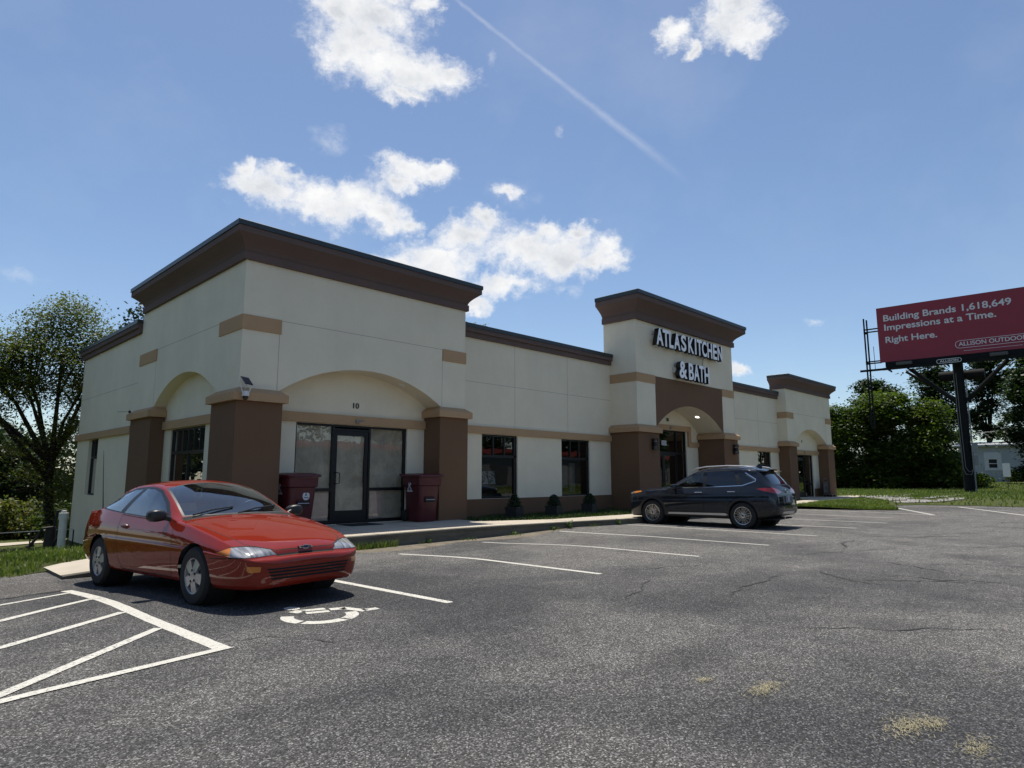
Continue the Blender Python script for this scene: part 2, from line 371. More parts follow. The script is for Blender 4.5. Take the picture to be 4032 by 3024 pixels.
def paint_line(name='road paint', lo=0.70, hi=0.84):
    m, nt = newmat(name); t = NT(nt); c = t.coord()
    w = t.noise(c, 38, 6, 0.75); b = t.noise(c, 3, 4, 0.6); st = t.vor(c, 105)
    worn = t.ramp(t.math('ADD', w, t.math('MULTIPLY', b, 0.35)), [(lo, 0.0), (hi, 0.92)])
    cc = t.mix(t.ramp(b, [(0.3, 0.0), (0.7, 1.0)]), (0.50, 0.485, 0.43), (0.60, 0.585, 0.525))
    cc = t.mix(worn, cc, (0.09, 0.088, 0.082))
    t.out(t.pbr(cc, 0.75, 0, t.bump(t.math('MULTIPLY', st, -1.0), 0.7, 0.006), spec=0.3)); return m
M_LINE = paint_line(); M_LINE_OLD = paint_line('worn road paint', 0.665, 0.83)
def grass_soil():
    m, nt = newmat('grass ground'); t = NT(nt); c = t.coord()
    a = t.noise(c, 0.5, 6, 0.65); b = t.noise(t.map(c, (1, 1, 1)), 7, 6, 0.75); d = t.noise(c, 55, 4, 0.7)
    cc = t.mix(t.ramp(a, [(0.3, 0.0), (0.7, 1.0)]), (0.050, 0.075, 0.016), (0.092, 0.112, 0.030))
    cc = t.mix(t.ramp(b, [(0.42, 0.0), (0.75, 0.75)]), cc, (0.17, 0.16, 0.07))
    cc = t.mix(t.ramp(d, [(0.35, 0.6), (0.6, 0.0)]), cc, (0.035, 0.05, 0.012))
    h = t.math('ADD', d, t.math('MULTIPLY', b, 2.0))
    t.out(t.pbr(cc, 0.95, 0, t.bump(h, 0.9, 0.05), spec=0.15)); return m
M_SOIL = grass_soil()
def leafmat(name, c1, c2, trans=0.35, scale=1.2, dry=None):
    m, nt = newmat(name); t = NT(nt); c = t.coord()
    f = t.noise(c, scale, 4, 0.6); g = t.noise(c, scale * 9, 3, 0.6)
    cc = t.mix(t.ramp(f, [(0.32, 0.0), (0.68, 1.0)]), c1, c2)
    if dry: cc = t.mix(t.ramp(g, [(0.56, 0.0), (0.72, 0.8)]), cc, dry)
    p = t.pbr(cc, 0.5, 0, spec=0.35)
    tr = t.n('ShaderNodeBsdfTranslucent'); t.l(t.mix(1.0, cc, (1.35, 1.5, 0.6), 'MULTIPLY'), tr.inputs[0])
    mx = t.n('ShaderNodeMixShader'); mx.inputs[0].default_value = trans; t.l(p, mx.inputs[1]); t.l(tr.outputs[0], mx.inputs[2])
    t.out(mx.outputs[0]); MATS[name] = m; return m
M_GRASS = leafmat('grass blades', (0.085, 0.135, 0.022), (0.16, 0.20, 0.05), 0.35, 0.8, (0.25, 0.23, 0.11))
M_STRAW = leafmat('dry straw', (0.34, 0.30, 0.18), (0.46, 0.40, 0.25), 0.25, 3)

def gz(x, y):      # the lot is flat but dips into a gutter along the left half of the kerb
    return -0.12 * ss(7.9, 11.6, y) * (1 - ss(10.6, 14.6, x)) * ss(-3, 1.0, x)
def tz(x, y):      # lawns and fields around the lot
    z = -0.42
    if x > 39.5: z = -0.42 + 0.40 * ss(39.5, 42, x)
    if y > 16: z = max(z, -0.42 + 0.40 * ss(16, 18, y) * ss(43.5, 46, x))
    if y < -46: z = max(z, -0.42 + 0.40 * ss(-46, -50, y))
    left = max(ss(8.0, 4.0, x) * ss(12.6, 13.6, y), ss(28.5, 29.6, y) * ss(47, 44, x))
    z = z * (1 - left) + left * (-0.17 - 1.23 * ss(15.0, 25.5, y))
    z -= 3.9 * ss(44, 108, y) * ss(45, 30, x)
    z += 0.9 * ss(66, 95, x) * (1 - ss(14, 22, y)) * ss(-20, 2, y)
    return z
def grid_sheet(name, xs, ys, zf, mat, cond=None):
    mb = MB(); nx, ny = len(xs), len(ys)
    mb.v = [(x, y, zf(x, y)) for y in ys for x in xs]
    for j in range(ny - 1):
        for i in range(nx - 1):
            if cond is None or cond((xs[i] + xs[i + 1]) / 2, (ys[j] + ys[j + 1]) / 2):
                mb.f.append((j * nx + i, j * nx + i + 1, (j + 1) * nx + i + 1, (j + 1) * nx + i)); mb.mi.append(0)
    o = mb.build(name, mat, smooth=True); return tag(o, kind='structure')
def spaced(*segs):
    o = []
    for a, b, n in segs: o += list(np.linspace(a, b, n, endpoint=False))
    return o + [segs[-1][1]]
grid_sheet('terrain', spaced((-600, -60, 10), (-60, -4, 20), (-4, 9, 27), (9, 38, 15), (38, 50, 13), (50, 120, 24), (120, 600, 10)),
           spaced((-600, -60, 10), (-60, -20, 14), (-20, 11, 12), (11, 30, 39), (30, 90, 20), (90, 600, 10)), tz, M_SOIL)
grid_sheet('parking_lot', spaced((-60, -34, 6), (-34, -4, 10), (-4, 17, 43), (17, 39.5, 14)), spaced((-50, -25, 6), (-25, 4, 12), (4, 13.2, 47)), gz, M_ASPH)

# older patch of paving on the far left behind the hatched bay
def sheet_poly(name, pts, zf, mat, dz, cuts=6, kind='structure'):
    bm = bmesh.new(); vs = [bm.verts.new((x, y, 0)) for x, y in pts]; bm.faces.new(vs)
    bmesh.ops.triangulate(bm, faces=bm.faces[:])
    if cuts: bmesh.ops.subdivide_edges(bm, edges=bm.edges[:], cuts=cuts, use_grid_fill=True)
    for v in bm.verts: v.co.z = zf(v.co.x, v.co.y) + dz
    bmesh.ops.recalc_face_normals(bm, faces=bm.faces)
    if bm.faces[0].normal.z < 0: bmesh.ops.reverse_faces(bm, faces=bm.faces)
    me = bpy.data.meshes.new(name); bm.to_mesh(me); bm.free()
    o = link(name, me, mat); return tag(o, kind=kind)
sheet_poly('driveway', [(-14, 9.15), (0.4, 9.5), (1.4, 9.81), (2.09, 10.1), (2.2, 10.9), (2.36, 12.9), (-14, 12.9)], gz, M_ASPH_OLD, 0.005, 5)
sheet_poly('driveway', [(-60, 12.8), (-9.2, 12.8), (-9.2, 24), (-60, 24)], lambda x, y: max(-.02, tz(x, y) + .12) if y < 13.5 else tz(x, y) + .12, M_ASPH_OLD, 0.012, 8)  # unseen paving added out of frame to cut the grass mirrored in the red car

def ribbon(mb, pts, w, z=0.004, jag=0.0, taper=False, n=None):
    """flat strip following the ground"""
    P = [Vector((a, b)) for a, b in pts]; L = [0]
    for i in range(1, len(P)): L.append(L[-1] + (P[i] - P[i - 1]).length)
    n = n or max(2, int(L[-1] / 0.12)); vs = []; fs = []
    for k in range(n + 1):
        s = L[-1] * k / n; i = max(0, min(len(P) - 2, next((j for j in range(len(P) - 1) if s <= L[j + 1]), len(P) - 2)))
        p = P[i].lerp(P[i + 1], (s - L[i]) / max(1e-6, L[i + 1] - L[i])); d = (P[i + 1] - P[i]).normalized(); nn = Vector((-d.y, d.x))
        ww = w * (1 + random.uniform(-1, 1) * jag) * (math.sin(math.pi * min(1, max(0.04, k / n))) ** 0.5 if taper else 1)
        off = random.uniform(-1, 1) * jag * w * (1.6 if taper else 0.12)
        for sgn in (-0.5, 0.5):
            q = p + nn * (sgn * ww + off); vs.append((q.x, q.y, gz(q.x, q.y) + z))
        if k: fs.append((2 * k - 2, 2 * k, 2 * k + 1, 2 * k - 1))
    mb.add(vs, fs)
def line_obj(name, segs, w, z=0.003, mat=None):
    mb = MB()
    for s in segs: ribbon(mb, s, w, z, 0.05); z += 0.0006
    o = mb.build(name, mat or M_LINE); return tag(o, kind='structure')
STALLS = [((4.66, 7.92), (4.76, 5.64)), ((7.50, 10.4), (7.55, 8.0), (7.61, 5.75)), ((10.3, 11.1), (10.38, 8), (10.44, 5.78)), ((13.1, 11.2), (13.1, 5.7)),
          ((15.85, 11.0), (15.93, 5.79)), ((18.7, 8.9), (19.05, 5.89)), ((21.7, 10.6), (21.72, 5.86)), ((25.0, 11.0), (24.5, 6.45)), ((28.2, 11.0), (27.55, 6.0))]
STALLS[0] = ((4.62, 10.6), (4.66, 7.92), (4.76, 5.64))
for i, s in enumerate(STALLS): line_obj('stall_line', [s], 0.105 if i < 2 else 0.095, mat=M_LINE if i in (0, 1) else M_LINE_OLD)
line_obj('stall_line', [((34.3, 9.27), (27.36, 5.86))], 0.13, 0.006)
line_obj('stall_line', [((35.55, 6.61), (29.0, 3.3))], 0.13)
# hatched access aisle
line_obj('access_aisle_lines', [((2.10, 10.0), (2.13, 9.45), (2.17, 8.3), (2.19, 7.0), (2.25, 5.42))], 0.125, 0.003)
line_obj('access_aisle_lines', [((-0.9, 8.3), (1.32, 9.15), (2.05, 9.66)), ((-0.9, 6.95), (1.16, 7.97), (2.1, 8.77)), ((-0.9, 5.6), (1.0, 6.74), (2.1, 7.6)), ((-0.9, 3.93), (0.81, 5.31), (2.12, 6.58)), ((-0.9, 4.70), (0.95, 5.20), (2.3, 5.46))], 0.088, 0.0045)
# wheelchair symbol (stencilled, with bridges)
def symbol():
    mb = MB(); z = 0.0035
    def poly(pts):
        mb.add([(x, y, gz(x, y) + z) for x, y in pts], [tuple(range(len(pts)))])
    def bar(a, b, w): ribbon(mb, [a, b], w * 1.12, z)
    poly([(3.39 + 0.075 * math.cos(k * math.pi / 9), 6.56 + 0.10 * math.sin(k * math.pi / 9)) for k in range(18)])
    cx, cy, ro, ri = 3.42, 6.03, 0.372, 0.248
    def ringseg(a0, a1):
        n = 14; o = [(cx + ro * math.cos(R(a0 + (a1 - a0) * k / n)), cy + ro * math.sin(R(a0 + (a1 - a0) * k / n))) for k in range(n + 1)]
        i = [(cx + ri * math.cos(R(a1 - (a1 - a0) * k / n)), cy + ri * math.sin(R(a1 - (a1 - a0) * k / n))) for k in range(n + 1)]
        for k in range(n): poly([o[k], o[k + 1], i[n - k - 1], i[n - k]])
    ringseg(142, 205); ringseg(212, 285); ringseg(292, 352)
    bar((3.33, 6.43), (3.37, 6.31), 0.11); bar((3.40, 6.38), (3.63, 6.31), 0.09)
    bar((3.38, 6.24), (3.60, 6.17), 0.085); bar((3.645, 6.24), (3.80, 6.19), 0.10)
    bar((3.78, 6.22), (3.87, 5.92), 0.09); bar((3.865, 5.955), (4.03, 5.94), 0.09)
    tag(mb.build('accessible_parking_symbol', M_LINE), kind='structure')
symbol()
# cracks
M_CRACK = simple('crack filler', (0.018, 0.018, 0.019), 0.85)
def cracks():
    mb = MB()
    def wander(a, b, k, amp):
        A, B = Vector(a), Vector(b); n = Vector((-(B - A).y, (B - A).x)).normalized(); o = [a]; off = 0
        for i in range(1, k): off += random.uniform(-amp, amp); off *= 0.9; q = A.lerp(B, i / k) + n * off; o.append((q.x, q.y))
        return o + [b]
    for a, b, w in (((21.99, 4.24), (22.4, 1.2), .05), ((16.2, 5.1), (18.6, 3.0), .035), ((17.4, 4.6), (19.5, 3.2), .025), ((10.05, 3.75), (9.2, 2.6), .018), ((9.56, 3.0), (10.5, 1.6), .02), ((10.2, 2.88), (10.7, 1.3), .02),
                    ((8.0, 5.9), (10.5, 4.6), .012), ((11.5, 4.9), (14.5, 3.6), .014), ((6.0, 2.6), (7.4, 0.9), .012), ((12.0, 2.9), (13.0, 1.4), .014), ((7.2, 3.6), (9.4, 3.9), .014), ((13.4, 4.4), (15.6, 4.9), .03), ((15.0, 3.4), (16.4, 1.6), .03), ((11.0, 2.0), (11.9, 3.4), .02), ((24, 3.6), (27.5, 2.2), .05), ((6.2, 4.3), (7.9, 5.4), .010), ((3.2, 5.0), (2.4, 5.7), .010), ((0.4, 9.45), (2.1, 10.12), .03)):
        ribbon(mb, wander(a, b, 26, 0.07), w * 1.6, 0.005, 0.5, True)
    tag(mb.build('pavement_cracks', M_CRACK), kind='structure')
cracks()

# sidewalk: a slab whose left end ramps down to the aisle
KERB = [(2.35, 11.5), (4.5, 11.62), (7.34, 11.78), (10.26, 11.88), (11.6, 11.78), (13.3, 11.55), (15.8, 11.14), (17.5, 11.0), (22.0, 10.75), (26.0, 10.85), (28.66, 11.17), (32.61, 11.77), (36.52, 11.88), (40.0, 12.3), (44.0, 13.2), (47.6, 13.45)]
BACK = [(2.36, 13.06), (4.5, 13.1), (5.86, 13.15), (5.9, 14.95), (12.3, 14.95), (12.35, 13.3), (14.27, 12.5), (17.67, 12.35), (20.6, 12.45), (20.7, 14.95), (28.8, 14.95), (28.9, 12.6), (33.0, 13.0), (36.4, 13.5), (36.5, 14.95), (43.5, 14.95), (43.6, 14.6), (47.6, 14.0)]
def walk_z(x): return -0.075 + 0.23 * ss(2.2, 4.6, x)
def sidewalk():
    def dens(P):
        o = []
        for a, b in zip(P[:-1], P[1:]):
            n = max(1, int(math.hypot(b[0] - a[0], b[1] - a[1]) / 0.35))
            o += [(a[0] + (b[0] - a[0]) * k / n, a[1] + (b[1] - a[1]) * k / n) for k in range(n)]
        return o + [P[-1]]
    f, b = dens(KERB), dens(BACK); loop = f + b[::-1]
    bm = bmesh.new(); vs = [bm.verts.new((x, y, walk_z(x))) for x, y in loop]; es = [bm.edges.new((vs[i], vs[(i + 1) % len(vs)])) for i in range(len(vs))]
    bmesh.ops.triangle_fill(bm, use_beauty=True, edges=es); bmesh.ops.recalc_face_normals(bm, faces=bm.faces)
    if bm.faces[0].normal.z < 0: bmesh.ops.reverse_faces(bm, faces=bm.faces)
    me = bpy.data.meshes.new('sidewalk'); bm.to_mesh(me); bm.free(); tag(link('sidewalk', me, M_CONC), kind='structure')
    # kerb face with a slightly proud rolled nose
    mb = MB(); vs = []; fs = []
    prof = [(0.10, 0.0), (0.0, -0.002), (-0.012, -0.012), (-0.014, -0.06), (0.0, -0.075), (0.0, -0.6)]
    for i, (x, y) in enumerate(f):
        a = f[max(0, i - 1)]; c = f[min(len(f) - 1, i + 1)]; d = Vector((c[0] - a[0], c[1] - a[1])).normalized(); n = Vector((-d.y, d.x))
        for o, dz in prof: vs.append((x + n.x * o, y + n.y * o, walk_z(x) + dz + 0.003))
    k = len(prof)
    for i in range(len(f) - 1):
        for j in range(k - 1): fs.append((i * k + j, i * k + j + 1, (i + 1) * k + j + 1, (i + 1) * k + j))
    mb.add(vs, fs)
    mb.add([(2.35, 11.5, walk_z(2.35)), (2.36, 13.06, walk_z(2.36)), (2.36, 13.06, -.5), (2.35, 11.5, -.5)], [(0, 1, 2, 3)])
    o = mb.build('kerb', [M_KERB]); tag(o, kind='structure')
    # paving joints
    mb = MB()
    for i in range(6, len(f) - 1, 5):
        x, y = f[i]
        if 12.3 < x < 20.5 or x < 5.8 or x > 28.9: y1 = y + 1.1
        else: y1 = 14.2
        mb.box(x - 0.005, x + 0.005, y + 0.02, y1, walk_z(x) - 0.01, walk_z(x) + 0.0015)
    tag(mb.build('sidewalk_joints', M_CRACK), kind='structure')
sidewalk()
# gutter silt at the foot of the kerb
def silt():
    m, nt = newmat('gutter silt'); t = NT(nt); c = t.coord(); a = t.noise(c, 5, 6, 0.7); b = t.noise(c, 70, 3, 0.7)
    cc = t.mix(t.ramp(a, [(0.3, 0.0), (0.7, 1.0)]), (0.10, 0.085, 0.065), (0.22, 0.19, 0.145)); t.out(t.pbr(cc, 0.95, 0, t.bump(b, 0.5, 0.01), spec=0.2))
    mb = MB(); vs = []; fs = []
    xs = np.linspace(3.6, 15.5, 90)
    for i, x in enumerate(xs):
        y = np.interp(x, [k[0] for k in KERB], [k[1] for k in KERB])
        w = (0.55 + 0.25 * math.sin(x * 1.7) + random.uniform(-.05, .05)) * ss(3.6, 4.6, x) * (1 - ss(10.5, 15.5, x)) + 0.03
        for q in (y + 0.02, y - w * 0.5, y - w): vs.append((x, q, gz(x, q) + (0.008 if q > y - w else 0.001)))
        if i: b = 3 * i; fs += [(b - 3, b, b + 1, b - 2), (b - 2, b + 1, b + 2, b - 1)]
    mb.add(vs, fs); tag(mb.build('gutter_silt', m), kind='structure')
silt()

# ------------------------------------------------------------------ grass
def in_poly(x, y, P):
    c = False; j = len(P) - 1
    for i in range(len(P)):
        if (P[i][1] > y) != (P[j][1] > y) and x < (P[j][0] - P[i][0]) * (y - P[i][1]) / (P[j][1] - P[i][1]) + P[i][0]: c = not c
        j = i
    return c
def blades(name, poly, n, zf, h, w, mat, patch=None, lean=0.6):
    xs = [p[0] for p in poly]; ys = [p[1] for p in poly]; vs = []; fs = []
    k = 0; tries = 0
    while k < n and tries < n * 6:
        tries += 1
        x = random.uniform(min(xs), max(xs)); y = random.uniform(min(ys), max(ys))
        if not in_poly(x, y, poly): continue
        if patch and random.random() > patch(x, y): continue
        z = zf(x, y); a = random.uniform(0, 6.283); hh = h * random.uniform(0.5, 1.3); ww = w * random.uniform(0.7, 1.3)
        lx, ly = math.cos(a) * hh * lean * random.random(), math.sin(a) * hh * lean * random.random(); b = random.uniform(0, 6.283); cx, cy = math.cos(b) * ww, math.sin(b) * ww
        i = len(vs); vs += [(x - cx, y - cy, z - 0.01), (x + cx, y + cy, z - 0.01), (x + lx * .5 + cx * .6, y + ly * .5 + cy * .6, z + hh * .65), (x + lx * .5 - cx * .6, y + ly * .5 - cy * .6, z + hh * .65), (x + lx * 1.3, y + ly * 1.3, z + hh)]
        fs += [(i, i + 1, i + 2, i + 3), (i + 3, i + 2, i + 4)]; k += 1
    me = bpy.data.meshes.new(name); me.from_pydata(vs, [], fs); o = link(name, me, mat); return tag(o, kind='stuff')
def lawn_l(x, y): return gz(x, y) * (1 - ss(12.6, 14, y)) + 0.008 + 0.03 * ss(12.3, 12.9, y) - 0.17 * ss(13.0, 15.6, y)
LAWN_L = [(-9, 12.3), (-2, 12.15), (1.71, 12.16), (2.24, 12.5), (2.38, 13.05), (4.5, 13.09), (5.9, 13.14), (5.93, 15.6), (4.5, 16.2), (-9, 16.2)]
sheet_poly('lawn', LAWN_L, lambda x, y: lawn_l(x, y), M_SOIL, 0.0, 6)
blades('lawn_grass', LAWN_L, 26000, lawn_l, 0.10, 0.011, M_GRASS)
# right-hand island and verge
ISLE = [(28.4, 11.12), (28.56, 11.08), (28.85, 10.2), (29.2, 9.4), (29.6, 8.5), (29.95, 7.9), (30.5, 7.75), (31.0, 7.95), (32.2, 8.5), (34.3, 9.35), (35.6, 9.5), (36.9, 9.8), (38.4, 10.6), (38.9, 11.8), (37.5, 11.95), (36.52, 11.86), (32.61, 11.75)]
def isle_z(x, y): return 0.03 + 0.09 * ss(8.2, 11, y + (x - 30) * 0.0) * 1.0
sheet_poly('grass_island', ISLE, isle_z, M_SOIL, 0.0, 6)
blades('island_grass', ISLE, 12000, isle_z, 0.12, 0.017, M_GRASS)
VERGE = [(34.3, 9.35), (35.3, 8.95), (36.46, 8.5), (36.9, 7.2), (37.3, 6.0), (37.0, 4.5), (37.6, 2.2), (37.3, -1), (37.9, -6), (37.5, -12), (38.2, -24), (70, -24), (86, 18), (70, 27), (48, 24), (44.0, 15.2), (44.0, 13.2), (40, 12.28), (38.4, 11.9), (37.2, 10.2)]
def verge_z(x, y): return 0.02 + 0.12 * ss(37, 43, x) + 0.9 * ss(66, 95, x) * (1 - ss(14, 22, y)) * ss(-20, 2, y)
sheet_poly('verge', VERGE, verge_z, M_SOIL, 0.0, 9)
def vp(x, y): return max(0.12, 1.0 if x > 43 else 0.35 + 0.5 * math.sin(x * 2.1 + y) * math.sin(y * 1.7))
blades('verge_grass', VERGE, 26000, verge_z, 0.16, 0.03, M_GRASS, vp)
# pale gravel spill between the island and the field
def gravel():
    m, nt = newmat('gravel'); t = NT(nt); c = t.coord(); v = t.vor(c, 14, 'F1', 'Color'); s = t.n('ShaderNodeSeparateColor'); t.l(v, s.inputs[0])
    cc = t.ramp(s.outputs[0], [(0, (0.08, 0.076, 0.068)), (0.5, (0.22, 0.21, 0.195)), (1, (0.36, 0.345, 0.32))]); t.out(t.pbr(cc, 0.95, 0, t.bump(t.vor(c, 14), 0.9, 0.05)))
    for cx, cy, rx, ry in ((41.5, 11.0, 3.2, 1.0), (46.0, 12.3, 4.2, .9), (39.3, 9.3, 1.6, .9), (43.0, 8.2, 3.5, .5), (48.0, 9.5, 5.5, .5)):
        P = [(cx + rx * math.cos(a) * random.uniform(.65, 1.2), cy + ry * math.sin(a) * random.uniform(.6, 1.3)) for a in np.linspace(0, 6.283, 28, endpoint=False)]
        sheet_poly('gravel_patch', P, verge_z, m, 0.035, 3)
gravel()
# blown straw on the asphalt
def straw():
    vs = []; fs = []
    def tuft(cx, cy, rx, ry, n):
        for _ in range(n):
            x = random.gauss(cx, rx); y = random.gauss(cy, ry); a = random.uniform(0, 3.1416); l = random.uniform(.004, .020); w = .0012
            dx, dy = math.cos(a) * l, math.sin(a) * l; z = random.uniform(.006, .016) + gz(x, y); i = len(vs)
            vs.extend([(x - dx + dy * w / l, y - dy - dx * w / l, z), (x - dx - dy * w / l, y - dy + dx * w / l, z), (x + dx - dy * w / l, y + dy + dx * w / l, z + .004), (x + dx + dy * w / l, y + dy - dx * w / l, z + .004)]); fs.append((i, i + 1, i + 2, i + 3))
    for q in ((4.29, 1.95, .11, .04, 300), (4.23, 1.12, .12, .05, 380), (4.36, 1.02, .06, .03, 120), (4.13, .79, .09, .04, 170), (4.18, 2.31, .04, .025, 70), (4.9, 1.3, .25, .15, 16), (4.6, 2.0, .25, .1, 14), (5.8, 1.0, .12, .06, 24)): tuft(*q)
    for _ in range(140): tuft(random.uniform(1.5, 12), random.uniform(0.5, 9), .03, .03, 1)
    me = bpy.data.meshes.new('straw'); me.from_pydata(vs, [], fs); tag(link('straw', me, M_STRAW), kind='stuff')
straw()

# ------------------------------------------------------------------ the shop building
M_CREAM = stucco('cream stucco', (0.79, 0.71, 0.545))
M_BROWN = stucco('brown stucco', (0.168, 0.097, 0.057))
M_TAN = stucco('tan stucco', (0.475, 0.305, 0.17))
M_CORN = stucco('cornice stucco', (0.140, 0.098, 0.086))
M_CAP = simple('dark coping metal', (0.045, 0.055, 0.06), 0.42, 0.5, 0.15)
M_ALU = simple('dark bronze aluminium', (0.014, 0.014, 0.015), 0.35, 0.4, 0.2)
M_GLASS = glass('window glass', (0.42, 0.46, 0.46), 1.6)
M_CLEAR = glass('clear shop glass', (0.86, 0.88, 0.87), 1.5)
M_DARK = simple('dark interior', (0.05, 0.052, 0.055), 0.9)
M_ROOF = simple('roof membrane', (0.3, 0.3, 0.29), 0.9)
M_LINE_DK = simple('stucco joint shadow line', (0.30, 0.27, 0.215), 0.95)
M_BLACK = simple('black plastic', (0.012, 0.012, 0.013), 0.45)
M_STEEL = simple('brushed steel', (0.55, 0.55, 0.54), 0.3, 1.0)
def paper():
    m, nt = newmat('kraft paper'); t = NT(nt); c = t.coord()
    a = t.noise(c, 2.2, 6, 0.65, 0.8); b = t.noise(t.map(c, (7, 7, 0.8)), 1.5, 6, 0.7, 1.2); e = t.vor(t.map(c, (1.1, 1.1, 0.8)), 1.3, 'F1', 'Color'); s = t.n('ShaderNodeSeparateColor'); t.l(e, s.inputs[0])
    cc = t.mix(t.ramp(a, [(0.3, 0.0), (0.7, 1.0)]), (0.46, 0.37, 0.265), (0.74, 0.63, 0.48))
    cc = t.mix(t.math('MULTIPLY', s.outputs[0], 0.30), cc, (0.42, 0.40, 0.35))
    cc = t.mix(t.ramp(b, [(0.52, 0.0), (0.72, 0.32)]), cc, (0.28, 0.22, 0.165))
    t.out(t.pbr(cc, 0.85, 0, t.bump(t.math('ADD', b, a), 1.0, 0.05), spec=0.2)); return m
M_PAPER = paper()
M_PINK = simple('pink board', (0.60, 0.42, 0.34), 0.8)

BLD = empty('shop_building', (5.93, 14.37, 0.0), 0, 'long single-storey cream stucco shop block with brown pillars, arches and three raised corniced towers', 'building')
YW = 15.03           # plane of the low walls and recesses
X0 = 5.93
LP = 5.74            # top of stucco on low walls
# openings in the recessed wall: (x0, x1, z0, z1)
W1 = (13.89, 15.50, 0.68, 2.69); W2 = (17.74, 19.35, 0.68, 2.69); W3 = (33.75, 35.40, 0.68, 2.69); W4 = (30.0, 31.6, 0.68, 2.69)
S1 = (7.66, 11.02, 0.16, 2.70); S2 = (22.65, 26.44, 0.16, 3.36); S3 = (38.95, 41.46, 0.16, 2.66)
def rect(q): a, b, c, d = q; return [(a, c), (b, c), (b, d), (a, d)]
mb = MB()
mb.slab([(6.25, -0.2), (43.30, -0.2), (43.30, LP), (6.25, LP)], [rect(q) for q in (W1, W2, W3, W4, S1, S2, S3)], 'y', YW, YW + 0.22)
mb.build('front_wall', M_CREAM, BLD)
# --- tower fronts (each one slab with its arch; the arch soffit is its thickness)
def arched(x0, x1, xa, xb, apex, top, spring=3.33):
    A = arc((xa + xb) / 2, (xb - xa) / 2, spring, apex)
    return [(x0, -0.2), (xa, -0.2)] + A + [(xb, -0.2), (x1, -0.2), (x1, top), (x0, top)]
MB().slab(arched(5.93, 12.58, 6.86, 11.68, 4.075, 6.98), [], 'y', 14.37, YW).build('tower_wall', M_CREAM, BLD)
MB().slab(arched(20.73, 28.70, 22.05, 27.50, 4.285, 8.28), [], 'y', 13.80, YW).build('tower_wall', M_CREAM, BLD)
MB().slab(arched(36.52, 43.40, 37.50, 42.45, 4.12, 6.98), [], 'y', 14.50, YW).build('tower_wall', M_CREAM, BLD)
# brown field round the middle arch
A = arc(24.775, 2.725, 3.33, 4.285)
MB().slab([(22.03, 3.20)] + [(22.05, 3.20)] + A + [(27.50, 3.20), (27.55, 3.20), (27.55, 5.29), (22.03, 5.29)], [], 'y', 13.785, 13.80).build('arch_panel', M_BROWN, BLD)
# --- left side wall with its blind arch and slim window
SA = arc(17.90, 2.25, 3.33, 4.06)
WS = [(25.70, 0.73), (26.95, 0.73), (26.95, 2.66), (25.70, 2.66)]
MB().slab([(YW, -0.4), (15.65, -0.4)] + SA + [(20.15, -0.4), (28.60, -1.9), (28.60, LP), (21.73, LP), (21.73, 6.28), (21.55, 6.28), (21.55, 6.98), (YW, 6.98)], [WS], 'x', X0, X0 + 0.32).build('side_wall', M_CREAM, BLD)
WR = (17.05, 19.55, 0.68, 2.66)
MB().slab([(15.25, -0.4), (21.3, -0.4), (21.3, 4.4), (15.25, 4.4)], [[(WR[0], WR[2]), (WR[1], WR[2]), (WR[1], WR[3]), (WR[0], WR[3])]], 'x', X0 + 0.32, X0 + 0.5).build('side_wall', M_CREAM, BLD)
# --- hidden backs, roof
mb = MB(); mb.box(6.25, 43.3, 28.3, 28.6, -1.9, LP); mb.box(43.1, 43.3, 15.25, 28.3, -0.4, LP)
mb.box(12.38, 12.58, YW, 21.55, 5.5, 6.98); mb.box(6.25, 12.38, 21.35, 21.55, 5.5, 6.98)
mb.box(20.73, 28.7, YW, 15.30, 5.5, 8.30)
mb.box(36.52, 43.4, YW, 15.35, 5.5, 7.0); mb.box(43.3, 43.4, 15.35, 20, 0, 5.74)
mb.build('rear_wall', M_CREAM, BLD)
mb = MB(); mb.box(6.25, 43.1, 15.25, 28.3, 5.3, 5.45); mb.box(6.25, 12.38, YW, 21.35, 6.7, 6.76); mb.build('roof', M_ROOF, BLD)
# --- cornices: frieze, cove and fascia swept round each tower, dark metal coping above
def cornice(path, z0, so, sz, closed):
    P = [(0.0, 0.0), (0.075, 0.0), (0.075, 0.175), (0.045, 0.178), (0.052, 0.21), (0.07, 0.255), (0.10, 0.30), (0.145, 0.35), (0.20, 0.40), (0.265, 0.455), (0.315, 0.495), (0.345, 0.515), (0.35, 0.525), (0.35, 0.66), (-0.1, 0.66)]
    mb = MB(); mb.sweep(path, [(a * so, z0 + b * sz) for a, b in P], closed); c = mb.build('cornice', M_CORN, BLD)
    Q = [(-0.2, 0.663), (0.375, 0.663), (0.375, 0.775), (0.355, 0.79), (-0.2, 0.765)]
    mb = MB(); mb.sweep(path, [(a * so, z0 + b * sz) for a, b in Q], closed); mb.build('coping', M_CAP, c)
cornice([(5.93, 14.37), (12.58, 14.37), (12.58, 21.55), (5.93, 21.55)], 6.28, 1.0, 1.0, True)
cornice([(20.73, 15.30), (20.73, 13.80), (28.70, 13.80), (28.70, 15.30)], 7.385, 1.46, 1.26, False)
cornice([(36.52, 15.35), (36.52, 14.50), (43.40, 14.50), (43.40, 15.35)], 6.265, .97, 1.0, False)
def parapet(path):
    z = 5.70; mb = MB(); mb.sweep(path, [(-0.25, z), (0.085, z), (0.085, z + 0.15), (0.145, z + 0.165), (0.145, z + 0.30), (-0.25, z + 0.30)], False); p = mb.build('parapet', M_CORN, BLD)
    mb = MB(); mb.sweep(path, [(-0.3, z + 0.302), (0.17, z + 0.302), (0.17, z + 0.42), (0.15, z + 0.432), (-0.3, z + 0.40)], False); mb.build('coping', M_CAP, p)
